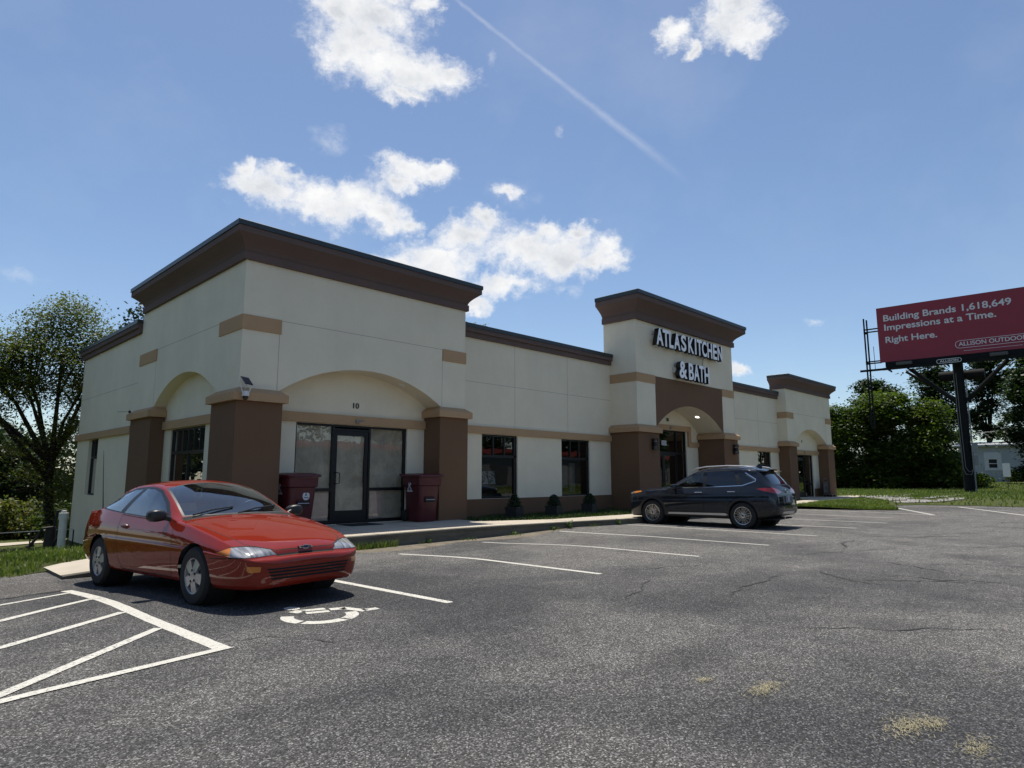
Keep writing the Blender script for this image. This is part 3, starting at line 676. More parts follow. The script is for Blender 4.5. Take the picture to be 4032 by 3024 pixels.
parapet([(12.585, YW), (20.90, YW)]); parapet([(28.70, YW), (36.68, YW)])
parapet([(43.3, 20.0), (43.3, 28.6), (5.93, 28.6), (5.93, 21.735)])
# --- pillars with sloping caps
def pillar(x0, x1, y0, y1, grow=(1, 1, 1, 1), zb=0.05):
    p = MB().box(x0, x1, y0, y1, zb, 3.035).build('pillar', M_BROWN, BLD)
    o = 0.10; gx0, gx1, gy0, gy1 = [g * o for g in grow]; w = 0.07
    mb = MB(); mb.rects([(x0 - gx0, x1 + gx1, y0 - gy0, y1 + gy1, 3.037), (x0 - gx0, x1 + gx1, y0 - gy0, y1 + gy1, 3.21), (x0 + w * grow[0], x1 - w * grow[1], y0 + w * grow[2], y1 - w * grow[3], 3.335)])
    mb.build('pillar_cap', M_TAN, p)
pillar(5.86, 6.93, 14.30, 15.02, (1, 1, 1, 0)); MB().box(5.86, 6.24, 15.022, 15.72, -0.3, 3.035).build('pillar', M_BROWN, BLD)
mb = MB(); mb.rects([(5.76, 6.22, 15.022, 15.82, 3.037), (5.76, 6.22, 15.022, 15.82, 3.21), (5.93, 6.22, 15.022, 15.66, 3.335)]); mb.build('pillar_cap', M_TAN, BLD)
pillar(11.61, 12.65, 14.30, 15.022, (1, 1, 1, 0))
pillar(5.86, 6.24, 20.09, 21.96, (1, 0, 1, 1), -1.0)
pillar(20.66, 22.10, 13.73, 15.022, (1, 1, 1, 0)); pillar(27.44, 28.78, 13.73, 15.022, (1, 1, 1, 0))
pillar(36.45, 37.56, 14.43, 15.022, (1, 1, 1, 0)); pillar(42.39, 43.47, 14.43, 15.022, (1, 1, 1, 0))
# --- tan blocks at impost level, bands, brown plinth
z0, z1, o = 4.665, 5.005, 0.025
def piece(name, mat): return lambda *q: MB().box(*q).build(name, mat, BLD)
ib = piece('impost_block', M_TAN); tb = piece('trim_band', M_TAN); pb = piece('plinth', M_BROWN)
MB().slab([(5.905, 14.345), (6.84, 14.345), (6.84, 14.372), (5.932, 14.372), (5.932, 15.66), (5.905, 15.66)], [], 'z', z0, z1).build('impost_block', M_TAN, BLD)
ib(11.72, 12.605, 14.345, 14.372, z0, z1); ib(5.905, 5.932, 20.16, 21.72, z0, z1)
ib(36.495, 37.45, 14.475, 14.502, 4.61, 4.95); ib(42.46, 43.425, 14.475, 14.502, 4.61, 4.95); ib(36.495, 36.522, 14.502, 15.02, 4.61, 4.95)
MB().slab([(20.705, 13.775), (22.02, 13.775), (22.02, 13.802), (20.732, 13.802), (20.732, 15.02), (20.705, 15.02)], [], 'z', 4.975, 5.31).build('impost_block', M_TAN, BLD); ib(27.56, 28.725, 13.775, 13.802, 4.975, 5.31)
o = 0.085; zb0, zb1 = 2.70, 2.928
tb(12.66, 20.655, YW - o, YW + 0.005, zb0, zb1); tb(28.79, 36.44, YW - o, YW + 0.005, zb0, zb1)
tb(6.94, 11.60, YW - o, YW + 0.005, 2.712, 2.945); tb(37.57, 42.38, YW - o, YW + 0.005, 2.68, 2.915)
MB().slab([(22.11, 3.36), (26.50, 3.36), (26.50, 2.69), (27.43, 2.69), (27.43, 2.905), (26.73, 2.905), (26.73, 3.59), (22.11, 3.59)], [], 'y', YW - o, YW + 0.005).build('trim_band', M_TAN, BLD)
tb(X0 - o, X0 + 0.005, 21.97, 28.69, 2.66, 2.88)
tb(X0 + 0.24, X0 + 0.325, 15.73, 20.08, 2.67, 2.90)
o = 0.03
pb(12.66, 20.655, YW - o, YW + 0.005, -0.2, 0.675); pb(28.79, 36.44, YW - o, YW + 0.005, -0.2, 0.675)
pb(6.94, S1[0] - .005, YW - o, YW + .005, -.2, .675); pb(S1[1] + .005, 11.60, YW - o, YW + .005, -.2, .675)
pb(S2[1] + .005, 27.43, YW - o, YW + .005, -.2, .675); pb(22.11, S2[0] - .005, YW - o, YW + .005, -.2, .675)
pb(S3[1] + .005, 42.38, YW - o, YW + .005, -.2, .64); pb(37.57, S3[0] - .005, YW - o, YW + .005, -.2, .64)
# --- control joints in the stucco
g = 0.005
jb = lambda *q: MB().box(*q).build('control_joint', M_LINE_DK, BLD)
def gv(x, y, za, zb): jb(x - g, x + g, y - 0.0015, y + 0.002, za, zb)
def gh(xa, xb, y, z): jb(xa, xb, y - 0.0012, y + 0.002, z - g, z + g)
gh(6.85, 11.71, 14.37, 4.99); gv(6.805, 14.37, 3.34, 4.66); gv(11.715, 14.37, 3.34, 4.98)
gv(15.37, YW, 2.94, 5.70); gv(18.11, YW, 2.94, 5.70); gh(12.59, 20.72, YW, 4.31)
gh(28.71, 36.51, YW, 4.31); gv(31.3, YW, 2.94, 5.70); gv(34.0, YW, 2.94, 5.70)
gh(37.46, 42.45, 14.50, 4.94); gv(42.465, 14.50, 3.34, 4.60)
for ya, yb, z in ((15.67, 20.15, 4.985), (21.75, 28.58, 4.18)): jb(X0 - 0.0015, X0 + 0.002, ya, yb, z - g, z + g)
jb(X0 - .0013, X0 + .002, 20.21 - g, 20.21 + g, 3.34, 4.66)
# --- windows
def window(o, q, parts, axis='y', c=YW + 0.05, transom=2.005, w=0.055):
    a0, a1, z0, z1 = q; mb = MB()
    def bx(aa, ab, za, zb, d0=0.0, d1=0.075):
        if axis == 'y': mb.box(aa, ab, c + d0, c + d1, za, zb)
        else: mb.box(c + d0, c + d1, aa, ab, za, zb)
    e = 0.002
    bx(a0 + e, a0 + w, z0 + e, z1 - e); bx(a1 - w, a1 - e, z0 + e, z1 - e); bx(a0 + w, a1 - w, z1 - w, z1 - e); bx(a0 + w, a1 - w, z0 + e, z0 + w)
    if axis == 'y': bx(a1 - w - 0.07, a1 - w, z0 + w, z1 - w, 0.0, 0.07)
    bx(a0 + w, a1 - w, transom - 0.04, transom + 0.04)
    ai, aj = a0 + w, a1 - w
    for k in range(1, parts):
        m = ai + (aj - ai) * k / parts; bx(m - 0.028, m + 0.028, transom + 0.04, z1 - w, 0.005, 0.07)
    if parts > 3: m = (a0 + a1) / 2; bx(m - 0.035, m + 0.035, z0 + w, transom - .04, 0.005, 0.07)
    f = mb.build('window', M_ALU, o)
    for za, zb in ((z0 + w, transom - .04), (transom + .04, z1 - w)):
        mb = MB()
        if axis == 'y': mb.add([(ai, c + .045, za), (aj, c + .045, za), (aj, c + .045, zb), (ai, c + .045, zb)], [(0, 1, 2, 3)])
        else: mb.add([(c + .045, ai, za), (c + .045, aj, za), (c + .045, aj, zb), (c + .045, ai, zb)], [(0, 1, 2, 3)])
        mb.build('pane', M_GLASS, f)
    return f
window(BLD, W1, 3); window(BLD, W2, 3); window(BLD, W3, 3); window(BLD, W4, 3)
window(BLD, WR, 6, 'x', X0 + 0.36); window(BLD, (25.70, 26.95, 0.73, 2.66), 3, 'x', X0 + 0.10, 2.02)
# --- storefronts: frame, panes, papered glass, door leaf with pull handle
def storefront(q, mull, door, rail, head, papered, double=False):
    a0, a1, z0, z1 = q; c = YW + 0.06; w = 0.055; mb = MB(); e = .002
    def bx(xa, xb, za, zb, d0=0.0, d1=0.10): mb.box(xa, xb, c + d0, c + d1, za, zb)
    bx(a0 + e, a0 + w, z0, z1 - e); bx(a1 - w, a1 - e, z0, z1 - e); bx(a0 + w, a1 - w, z1 - w, z1 - e)
    for m in mull: bx(m - w / 2, m + w / 2, z0, z1 - w)
    bays = [a0 + w] + [x for m in mull for x in (m - w / 2, m + w / 2)] + [a1 - w]; bays = list(zip(bays[::2], bays[1::2]))
    panes = []
    for i, (xa, xb) in enumerate(bays):
        if i == door:
            bx(xa, xb, head, head + 0.05)
            if z1 - w - head - .05 > 0.04: panes.append((xa, xb, head + .05, z1 - w))
        else:
            bx(xa, xb, z0, z0 + 0.09)
            if rail: bx(xa, xb, rail - .04, rail + .04); panes += [(xa, xb, z0 + .09, rail - .04), (xa, xb, rail + .04, z1 - w)]
            else: panes.append((xa, xb, z0 + .09, z1 - w))
    f = mb.build('storefront_frame', M_ALU, BLD)
    G = M_CLEAR if papered else M_GLASS
    for xa, xb, za, zb in panes: MB().add([(xa, c + .05, za), (xb, c + .05, za), (xb, c + .05, zb), (xa, c + .05, zb)], [(0, 1, 2, 3)]).build('pane', G, f)
    leaves = []; xa, xb = bays[door]
    cuts = [xa, (xa + xb) / 2, xb] if double else [xa, xb]
    for xl, xr in zip(cuts[:-1], cuts[1:]):
        mb = MB(); s = 0.095; g = .006
        def bl(p, q_, r_, t_): mb.box(p, q_, c + .02, c + .07, r_, t_)
        bl(xl + g, xl + s, z0 + .02, head - g); bl(xr - s, xr - g, z0 + .02, head - g); bl(xl + s, xr - s, head - .13, head - g); bl(xl + s, xr - s, z0 + .02, z0 + .33)
        d = mb.build('door', M_ALU, BLD); leaves.append((d, xl, xr, s))
        MB().add([(xl + s, c + .045, z0 + .33), (xr - s, c + .045, z0 + .33), (xr - s, c + .045, head - .13), (xl + s, c + .045, head - .13)], [(0, 1, 2, 3)]).build('pane', G, d)
    for i, (d, xl, xr, s) in enumerate(leaves):
        hx = xl + .055 if (not double or i == 1) else xr - .055
        sg = 1 if (not double or i == 1) else -1
        MB().tube([(hx, c + .02, 1.18), (hx, c - .06, 1.18), (hx + sg * .09, c - .06, 1.19), (hx + sg * .09, c - .06, 1.45), (hx, c - .06, 1.47), (hx, c + .02, 1.47)], .014, 8).build('handle', M_BLACK, d)
    if papered:
        mb = MB(); n = 10
        for xa, xb, za, zb in panes + [(leaves[0][1] + .095, leaves[0][2] - .095, z0 + .33, head - .13)]:
            if zb - za < .12: continue
            vs = []; 
            for j in range(n + 1):
                for i in range(n + 1): vs.append((xa + (xb - xa) * i / n, c + .085 + random.uniform(0, .028), za + (zb - za) * j / n))
            mb.add(vs, [(j * (n + 1) + i, j * (n + 1) + i + 1, (j + 1) * (n + 1) + i + 1, (j + 1) * (n + 1) + i) for j in range(n) for i in range(n)])
        mb.build('window_paper', M_PAPER, f, smooth=True)
        [MB().box(a, b, c + .062, c + .066, z0 + .11, h).build('pink_board', M_PINK, f) for a, b, h in ((9.92, 10.30, .98), (8.05, 8.68, .96))]
    return f
storefront(S1, [8.74, 9.83], 1, 1.03, 2.555, True)
storefront(S2, [23.55, 25.66], 1, 2.38, 2.38, False, True)
storefront(S3, [40.22], 0, 0.95, 2.44, False)
# paper notice on the entrance transom light: street number
M_WHITE = simple('white paper', (0.75, 0.75, 0.74), 0.7)
M_NUM = simple('black lettering', (0.015, 0.015, 0.015), 0.5)
nt_ = MB().box(24.45, 24.83, YW + .055, YW + .058, 2.70, 2.90).build('number_notice', M_WHITE, BLD)
place_text('number_lettering', text_mesh('2521', 0.33, 0.145, 0.004, 0.012), M_NUM, nt_, (24.475, YW + .052, 2.727), (1, 0, 0), (0, 0, 1))
place_text('street_number', text_mesh('10', 0.175, 0.145, 0.02, 0.006), M_NUM, BLD, (9.24, YW - .012, 3.15), (1, 0, 0), (0, 0, 1))
place_text('street_number', text_mesh('20', 0.20, 0.15, 0.02, 0.008), M_NUM, BLD, (24.76, YW - .012, 3.745), (1, 0, 0), (0, 0, 1))
place_text('street_number', text_mesh('3', 0.11, 0.15, 0.02, 0.008), M_NUM, BLD, (39.82, YW - .012, 3.37), (1, 0, 0), (0, 0, 1))
# small door closers / lights fixed to the bands, recessed soffit lamps
M_LAMPOFF = simple('white lamp glass', (0.8, 0.8, 0.78), 0.4)
for x, z in ((9.33, 2.80), (24.95, 3.46), (39.95, 2.78)):
    mb = MB(); mb.lathe([(0.055, 0), (0.055, -.04), (0.03, -.055)], 12, (x, YW - .087, z), 'y'); mb.tube([(x, YW - .14, z), (x + .16, YW - .19, z + .02)], .014, 6)
    mb.build('door_light_bracket', simple('grey fitting', (.25, .24, .22), .5), BLD)
mD, ntD = newmat('lit downlight'); tD = NT(ntD); eD = tD.n('ShaderNodeEmission'); eD.inputs[0].default_value = (1, .95, .85, 1); eD.inputs[1].default_value = 1.6; tD.out(eD.outputs[0])
def soffit(cx, half, apex, x, y, lit=False, r=.075):
    h = apex - 3.33; rr = (half * half + h * h) / (2 * h); cz = apex - rr; z = cz + math.sqrt(rr * rr - (x - cx) ** 2)
    n = Vector((cx - x, 0, cz - z)).normalized(); t = Vector((-n.z, 0, n.x)); mb = MB(); c = Vector((x, y, z)) + n * .004
    ring = [c + (t * math.cos(a) + Vector((0, 1, 0)) * math.sin(a)) * r for a in np.linspace(0, 6.283, 18, endpoint=False)]
    mb.rings([ring, [p + n * .012 for p in ring]]); mb.build('soffit_lamp', mD if lit else M_LAMPOFF, BLD)
soffit(24.775, 2.725, 4.285, 26.35, 14.4, True, .09); soffit(24.775, 2.725, 4.285, 23.6, 14.3); soffit(9.27, 2.41, 4.075, 10.55, 14.68, False, .09); soffit(39.975, 2.475, 4.12, 41.0, 14.75)
# --- rooms behind the glass
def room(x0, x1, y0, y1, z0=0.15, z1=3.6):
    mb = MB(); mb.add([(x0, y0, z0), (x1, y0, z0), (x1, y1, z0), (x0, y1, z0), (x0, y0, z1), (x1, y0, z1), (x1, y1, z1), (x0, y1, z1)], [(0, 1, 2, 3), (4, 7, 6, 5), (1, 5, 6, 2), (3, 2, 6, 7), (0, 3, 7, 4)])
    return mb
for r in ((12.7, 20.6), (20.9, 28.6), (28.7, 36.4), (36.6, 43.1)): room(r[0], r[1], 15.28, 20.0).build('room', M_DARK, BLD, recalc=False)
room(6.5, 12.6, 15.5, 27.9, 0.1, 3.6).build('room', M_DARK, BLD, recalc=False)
# white posters and shelves standing behind the first display window, pale panels behind the second
M_POST = None
def poster_mat():
    m, nt = newmat('poster print'); t = NT(nt); c = t.coord('Generated'); v = t.vor(t.map(c, (4, 1, 6)), 1.4, 'F1', 'Color'); s = t.n('ShaderNodeSeparateColor'); t.l(v, s.inputs[0])
    cc = t.ramp(s.outputs[0], [(0, (0.75, 0.76, 0.76)), (0.55, (0.75, 0.76, 0.76)), (0.56, (0.12, 0.13, 0.14)), (0.8, (0.3, 0.32, 0.27)), (1, (0.08, 0.09, 0.1))], 'CONSTANT'); t.out(t.pbr(cc, 0.6)); return m
M_POST = poster_mat()
def slanted(x, y, w, h, z, parent, mat, name, tilt=.12, sk=.05):
    MB().add([(x, y, z), (x + w, y, z), (x + w + sk, y + tilt, z + h), (x + sk, y + tilt, z + h)], [(0, 1, 2, 3)]).build(name, mat, parent, recalc=False)
for k in range(3): slanted(13.92 + .33 * k, 15.42, .29, .42, 1.12, BLD, M_POST, 'poster')
M_PANEL = simple('pale timber sample board', (0.42, 0.36, 0.31), 0.6, 0, .3, 4)
MB().box(18.30, 18.62, 15.5, 15.55, .95, 1.75).build('sample_board', M_PANEL, BLD); MB().box(18.75, 19.05, 15.5, 15.55, .75, 1.85).build('sample_board', M_PANEL, BLD)
MB().box(13.9, 19.4, 15.45, 15.9, .2, .80).build('display_shelf', simple('dark counter', (.06, .06, .07), .4), BLD)

# ------------------------------------------------------------------ things fixed to or standing by the building
# channel letters
SIGN = empty('channel_letter_sign', (24.7, 13.62, 6.3), 0, 'white-faced black-sided channel letters reading ATLAS KITCHEN & BATH high on the middle tower', 'sign')
M_FACE = simple('white acrylic', (0.93, 0.93, 0.95), 0.35, 0, .04)
M_RET = simple('black letter return', (0.010, 0.010, 0.014), 0.4)
def letters(row, zb, cap):
    for ch, xa, xb in row:
        me = text_mesh(ch, xb - xa, cap, 0.20, 0.022); b = place_text('letter', me, M_RET, SIGN, (xa, 13.59, zb), (1, 0, 0), (0, 0, 1))
        me = text_mesh(ch, xb - xa - .012, cap - .012, 0.012, 0.024); place_text('letter_face', me, M_FACE, b, (xa + .006, 13.484, zb + .006), (1, 0, 0), (0, 0, 1))
letters([('A', 21.72, 22.22), ('T', 22.19, 22.65), ('L', 22.66, 22.99), ('A', 23.03, 23.51), ('S', 23.59, 23.99), ('K', 24.16, 24.62), ('I', 24.71, 24.83), ('T', 24.88, 25.33), ('C', 25.32, 25.74), ('H', 25.79, 26.22), ('E', 26.30, 26.66), ('N', 26.71, 27.15)], 6.48, .69)
letters([('&', 23.38, 23.99), ('B', 24.12, 24.53), ('A', 24.54, 25.01), ('T', 25.00, 25.40), ('H', 25.44, 25.87)], 5.335, .72)
mb = MB(); mb.box(21.86, 27.05, 13.695, 13.802, 6.71, 6.91); mb.box(23.34, 25.80, 13.695, 13.802, 5.58, 5.80); mb.build('raceway', simple('cream raceway box', (.52, .49, .42), .6), SIGN)
MB().tube([(25.93, 13.76, 6.50), (25.86, 13.76, 6.35), (25.83, 13.76, 6.25), (25.85, 13.76, 6.05)], .012, 6).build('power_cable', M_BLACK, SIGN)
# up-and-down wall lamps on the middle pillars
def wall_lamp(x, label):
    t = empty('wall_lamp', (x, 13.73, 2.58), 0, label, 'wall lamp', 'wall lamps on the middle pillars')
    mb = MB(); mb.box(x - .06, x + .06, 13.70, 13.729, 2.50, 2.66); mb.build('back_plate', M_BLACK, t)
    c = (x, 13.60, 2.38); mb = MB(); mb.lathe([(.075, .12), (.085, .13), (.085, .28), (.075, .29)], 18, c); mb.box(x - .03, x + .03, 13.62, 13.70, 2.53, 2.63)
    for h in (0.0, .045, .09, .33, .375, .41): mb.lathe([(.10, h - .006), (.13, h - .006), (.13, h + .010), (.10, h + .010)], 18, c, cap=True)
    for k in range(4):
        a = k * math.pi / 2 + .78; mb.box(x + .09 * math.cos(a) - .007, x + .09 * math.cos(a) + .007, 13.60 + .09 * math.sin(a) - .007, 13.60 + .09 * math.sin(a) + .007, 2.375, 2.79)
    mb.build('lamp_body', M_BLACK, t)
    MB().lathe([(.055, .01), (.055, .40)], 14, c).build('lamp_glass', M_LAMPOFF, t)
wall_lamp(21.60, 'black louvred wall lamp on the brown pillar left of the main entrance')
wall_lamp(28.33, 'black louvred wall lamp on the brown pillar right of the main entrance')
# cameras
M_CAMW = simple('white camera plastic', (0.68, 0.68, 0.66), 0.35)
def dome_camera(x, y, z, label, panel):
    t = empty('security_camera', (x, y, z), 0, label, 'security camera', 'security cameras on the pillar caps')
    MB().lathe([(.04, .095), (.075, .085), (.08, .0), (.078, -.02)], 18, (x, y - .10, z)).build('camera_body', M_CAMW, t, auto=40)
    MB().lathe([(.062, -.02), (.062, -.05), (.05, -.085), (.025, -.105), (0.004, -.11)], 18, (x, y - .10, z)).build('camera_dome', simple('smoked dome', (.02, .02, .022), .08), t, auto=60)
    MB().box(x - .03, x + .03, y - .10, y + .02, z + .03, z + .07).build('bracket', M_CAMW, t)
    for s in (-1, 1): MB().tube([(x + s * .07, y - .10, z + .05), (x + s * .09, y - .10, z + .12), (x + s * .12, y - .11, z + .24)], .011, 6).build('aerial', M_CAMW, t)
    if panel:
        p = MB().add([(x - .05, y - .16, z + .26), (x + .13, y - .16, z + .24), (x + .10, y + .02, z + .41), (x - .08, y + .02, z + .43), (x - .05, y - .145, z + .245), (x + .13, y - .145, z + .225), (x + .10, y + .035, z + .395), (x - .08, y + .035, z + .415)],
                     [(0, 1, 2, 3), (7, 6, 5, 4), (0, 4, 5, 1), (1, 5, 6, 2), (2, 6, 7, 3), (3, 7, 4, 0)]).build('solar_panel', simple('solar cells', (.012, .02, .045), .12, 0, .1, 30), t)
        MB().tube([(x + .02, y + .03, z + .33), (x + .02, y - .05, z + .27), (x + .03, y - .07, z + .20), (x + .03, y + .02, z + .15)], .014, 6).build('panel_arm', M_CAMW, t)
dome_camera(5.97, 14.20, 3.13, 'white dome camera with two aerials and a small solar panel on the corner pillar cap', True)
dome_camera(43.62, 14.62, 3.12, 'white dome camera on the far right pillar cap, without a solar panel', False)
sp = empty('wall_sensor', (5.76, 21.70, 3.27), 0, 'tiny dark sensor with a thin wire on the rear left pillar cap', 'sensor')
MB().lathe([(.03, -.03), (.04, 0), (.03, .04), (.01, .05)], 10, (5.75, 21.72, 3.27)).build('sensor_head', M_BLACK, sp)
MB().tube([(5.74, 21.74, 3.28), (5.5, 22.0, 3.28)], .006, 5).build('wire', M_BLACK, sp)

# wheeled rubbish bins
M_BIN = simple('maroon plastic', (0.085, 0.012, 0.016), 0.42, 0, .15, 8, .1, 120)
def bin_(x, y, rz, label, sticker):
    t = empty('wheeled_bin', (x, y, .155), rz, label, 'rubbish bin', 'maroon wheeled bins beside the glass door')
    t.scale = (1.19, 1.19, 1.19)
    def rr(w, d, z, r=.07, y0=0.0):
        P = []
        for cx, cy, a0 in ((w / 2 - r, d / 2 - r, 0), (-w / 2 + r, d / 2 - r, 90), (-w / 2 + r, -d / 2 + r, 180), (w / 2 - r, -d / 2 + r, 270)):
            P += [(cx + r * math.cos(R(a0 + k * 18)), cy + y0 + r * math.sin(R(a0 + k * 18)), z) for k in range(6)]
        return P
    mb = MB(); mb.rings([rr(.47, .50, .01, .10), rr(.50, .53, .04, .10), rr(.58, .66, .80, .09), rr(.585, .665, .80, .09), rr(.64, .72, .82, .09), rr(.65, .74, .98, .09), rr(.655, .745, 1.00, .09)])
    b = mb.build('bin_body', M_BIN, t, world=False, auto=35)
    mb = MB(); mb.rings([rr(.70, .82, 1.005, .09, .0), rr(.72, .84, 1.02, .09), rr(.71, .83, 1.05, .09), rr(.52, .62, 1.085, .12), rr(.30, .40, 1.09, .1)]); l = mb.build('lid', M_BIN, t, world=False, auto=35)
    mb = MB(); mb.box(-.30, .30, .40, .50, 1.04, 1.08); mb.tube([(-.30, .47, 1.06), (.30, .47, 1.06)], .022, 8); mb.build('handle', M_BIN, t, world=False)
    mb = MB(); [mb.box(a, a + .09, -.36, -.20, 1.052, 1.068) for a in (-.22, .12)]; mb.build('lid_recess', M_BLACK, l, world=False)
    for s in (-1, 1): MB().lathe([(.04, 0), (.125, 0), (.13, .02), (.13, .04), (.04, .055)], 20, (s * .25 - .03, .30, .13), 'x').build('wheel', M_BLACK, t, world=False, auto=40)
    mb = MB(); mb.box(-.13, .13, -.345, -.24, .44, .56); mb.build('lift_pocket', simple('bin shadow gap', (.02, .006, .007), .7), t, world=False)
    MB().tube([(-.12, -.335, .50), (.12, -.335, .50)], .013, 8).build('lift_bar', M_STEEL, t, world=False)
    mk = simple('white moulded print', (.62, .62, .66), .6)
    # hot-stamped mark on the side: a K-shaped figure over two rings with a bar beneath
    mb = MB(); X = -.322
    def st(pts, w):
        for (a, b), (c, d) in zip(pts[:-1], pts[1:]):
            v = Vector((c - a, d - b)).normalized(); n = Vector((-v.y, v.x)) * w / 2; z = lambda q, h: (X - .004 - (h - .66) * .075 + .0, q, h)
            mb.add([z(a + n.x, b + n.y), z(c + n.x, d + n.y), z(c - n.x, d - n.y), z(a - n.x, b - n.y)], [(0, 1, 2, 3)])
    st([(.03, .88), (.03, .76)], .03); st([(-.05, .87), (.02, .81), (-.04, .76)], .03); st([(-.02, .88), (-.06, .85), (-.03, .82)], .022)
    for c in (-.045, .06): st([(c + .028 * math.cos(k * .785), .735 + .02 * math.sin(k * .785)) for k in range(9)], .018)
    st([(-.11, .69), (.12, .69)], .03); mb.build('stamped_mark', mk, b, world=False)
    if sticker:
        mb = MB(); Y = -.313
        mb.add([(.06 + .075 * math.cos(k * .2618), Y - .0085 , .64 + .085 * math.sin(k * .2618)) for k in range(24)], [tuple(range(24))]); q = mb.build('round_sticker', mk, b, world=False)
        mb = MB(); mb.add([(.03, Y - .011, .65), (.08, Y - .011, .65), (.055, Y - .011, .70)], [(0, 1, 2)]); mb.add([(.01, Y - .011, .60), (.11, Y - .011, .60), (.10, Y - .011, .615), (.02, Y - .011, .615)], [(0, 1, 2, 3)]); mb.build('sticker_print', M_NUM, q, world=False)
    return t
bin_(7.44, 14.50, R(2), 'maroon wheeled bin with a round white sticker, left of the papered glass door', True)
bin_(11.12, 14.44, R(-3), 'maroon wheeled bin without a sticker, right of the glass door against the brown pillar', False)
# doormat
mb = MB(); mb.box(8.82, 9.72, 14.18, 14.93, .156, .170); o = mb.build('doormat', simple('black rubber mat', (.014, .014, .015), .8, 0, .3, 30, .4, 160)); tag(o, 'black rubber doormat lying in front of the papered glass door', 'doormat')
# planting beds
def bedz(x, y): return .11 + .03 * math.sin(x * 3.1) * math.sin(y * 4.3)
BED1 = [(12.36, 14.98), (12.38, 13.3), (14.27, 12.52), (17.67, 12.37), (20.58, 12.46), (20.68, 14.98)]; BED2 = [(28.82, 14.98), (28.92, 12.62), (33, 13.02), (36.38, 13.5), (36.44, 14.98)]
M_WEED = leafmat('weeds', (0.03, 0.055, 0.016), (0.06, 0.09, 0.028), 0.3, 3)
for B, n in ((BED1, 4200), (BED2, 2000)):
    sheet_poly('planting_bed', B, bedz, M_SOIL, 0, 4); blades('bed_weeds', B, n, bedz, .10, .012, M_WEED, lambda x, y: .35 + .65 * max(0, math.sin(x * 2.3) * math.sin(y * 3 + x)))
def leaf_quad(V, F, c, s, up=.6):
    n = Vector((random.gauss(0, 1), random.gauss(0, 1), random.gauss(0, 1) + up)); n.normalize(); a = n.orthogonal().normalized(); a.rotate(Matrix.Rotation(random.uniform(0, 6.283), 3, n)); b = n.cross(a)
    i = len(V); V += [c - a * s, c + b * s * .5, c + a * s, c - b * s * .5]; F.append((i, i + 1, i + 2, i + 3))
M_SHRUB = leafmat('conifer shrub', (0.012, 0.030, 0.014), (0.026, 0.050, 0.022), 0.2, 9)
M_SUMAC = leafmat('broad weeds', (0.04, 0.085, 0.02), (0.085, 0.13, 0.035), 0.35, 5)
def shrub(x, y, z, h, r, label, peak):
    V, F = [], []
    for _ in range(1500):
        t = random.random(); rr = r * ((1 - t) ** peak) * math.sqrt(random.random()) * random.uniform(.75, 1.12); a = random.uniform(0, 6.283)
        leaf_quad(V, F, Vector((x + rr * math.cos(a), y + rr * math.sin(a), z + h * t * random.uniform(.9, 1.05))), .028, .8)
    t = empty('shrub', (x, y, z), 0, label, 'shrub', 'small conifers in the planters')
    me = bpy.data.meshes.new('foliage'); me.from_pydata([tuple(v) for v in V], [], F); me.transform(chain(t).inverted()); link('foliage', me, M_SHRUB, t)
    MB().tube([(x, y, z - .05), (x, y, z + h * .5)], .015, 6).build('stem', simple('bark', (.06, .045, .03), .9), t)
M_PLANTER = simple('black quilted planter', (0.030, 0.031, 0.033), 0.45, 0, .5, 14, .6, 30)
for x, y, lab, sl, pk, hh in ((14.45, 14.15, 'black square planter under the first display window', 'pointed dark green conifer in the planter under the first display window', .42, .40), (15.95, 13.85, 'black square planter below the wall between the two display windows', 'round-topped dark green conifer in the planter between the two display windows', .34, .36), (17.95, 13.98, 'black square planter below the second display window', 'lopsided dark conifer in the planter below the second display window', .30, .36)):
    z = .11; t = empty('planter', (x, y, z), R(12), lab, 'planter', 'black planters along the shopfront')
    mb = MB(); mb.rects([(-.19, .19, -.19, .19, 0), (-.21, .21, -.21, .21, .30)]); mb.build('planter_box', M_PLANTER, t, world=False)
    mb = MB(); mb.slab([(-.225, -.225), (.225, -.225), (.225, .225), (-.225, .225)], [[(-.185, -.185), (.185, -.185), (.185, .185), (-.185, .185)]], 'z', .301, .335); mb.build('rim', M_PLANTER, t, world=False)
    MB().box(-.184, .184, -.184, .184, .302, .315).build('soil', simple('potting soil', (.03, .022, .016), .95), t, world=False)
    shrub(x, y, z + .31, hh, .25, sl, pk)
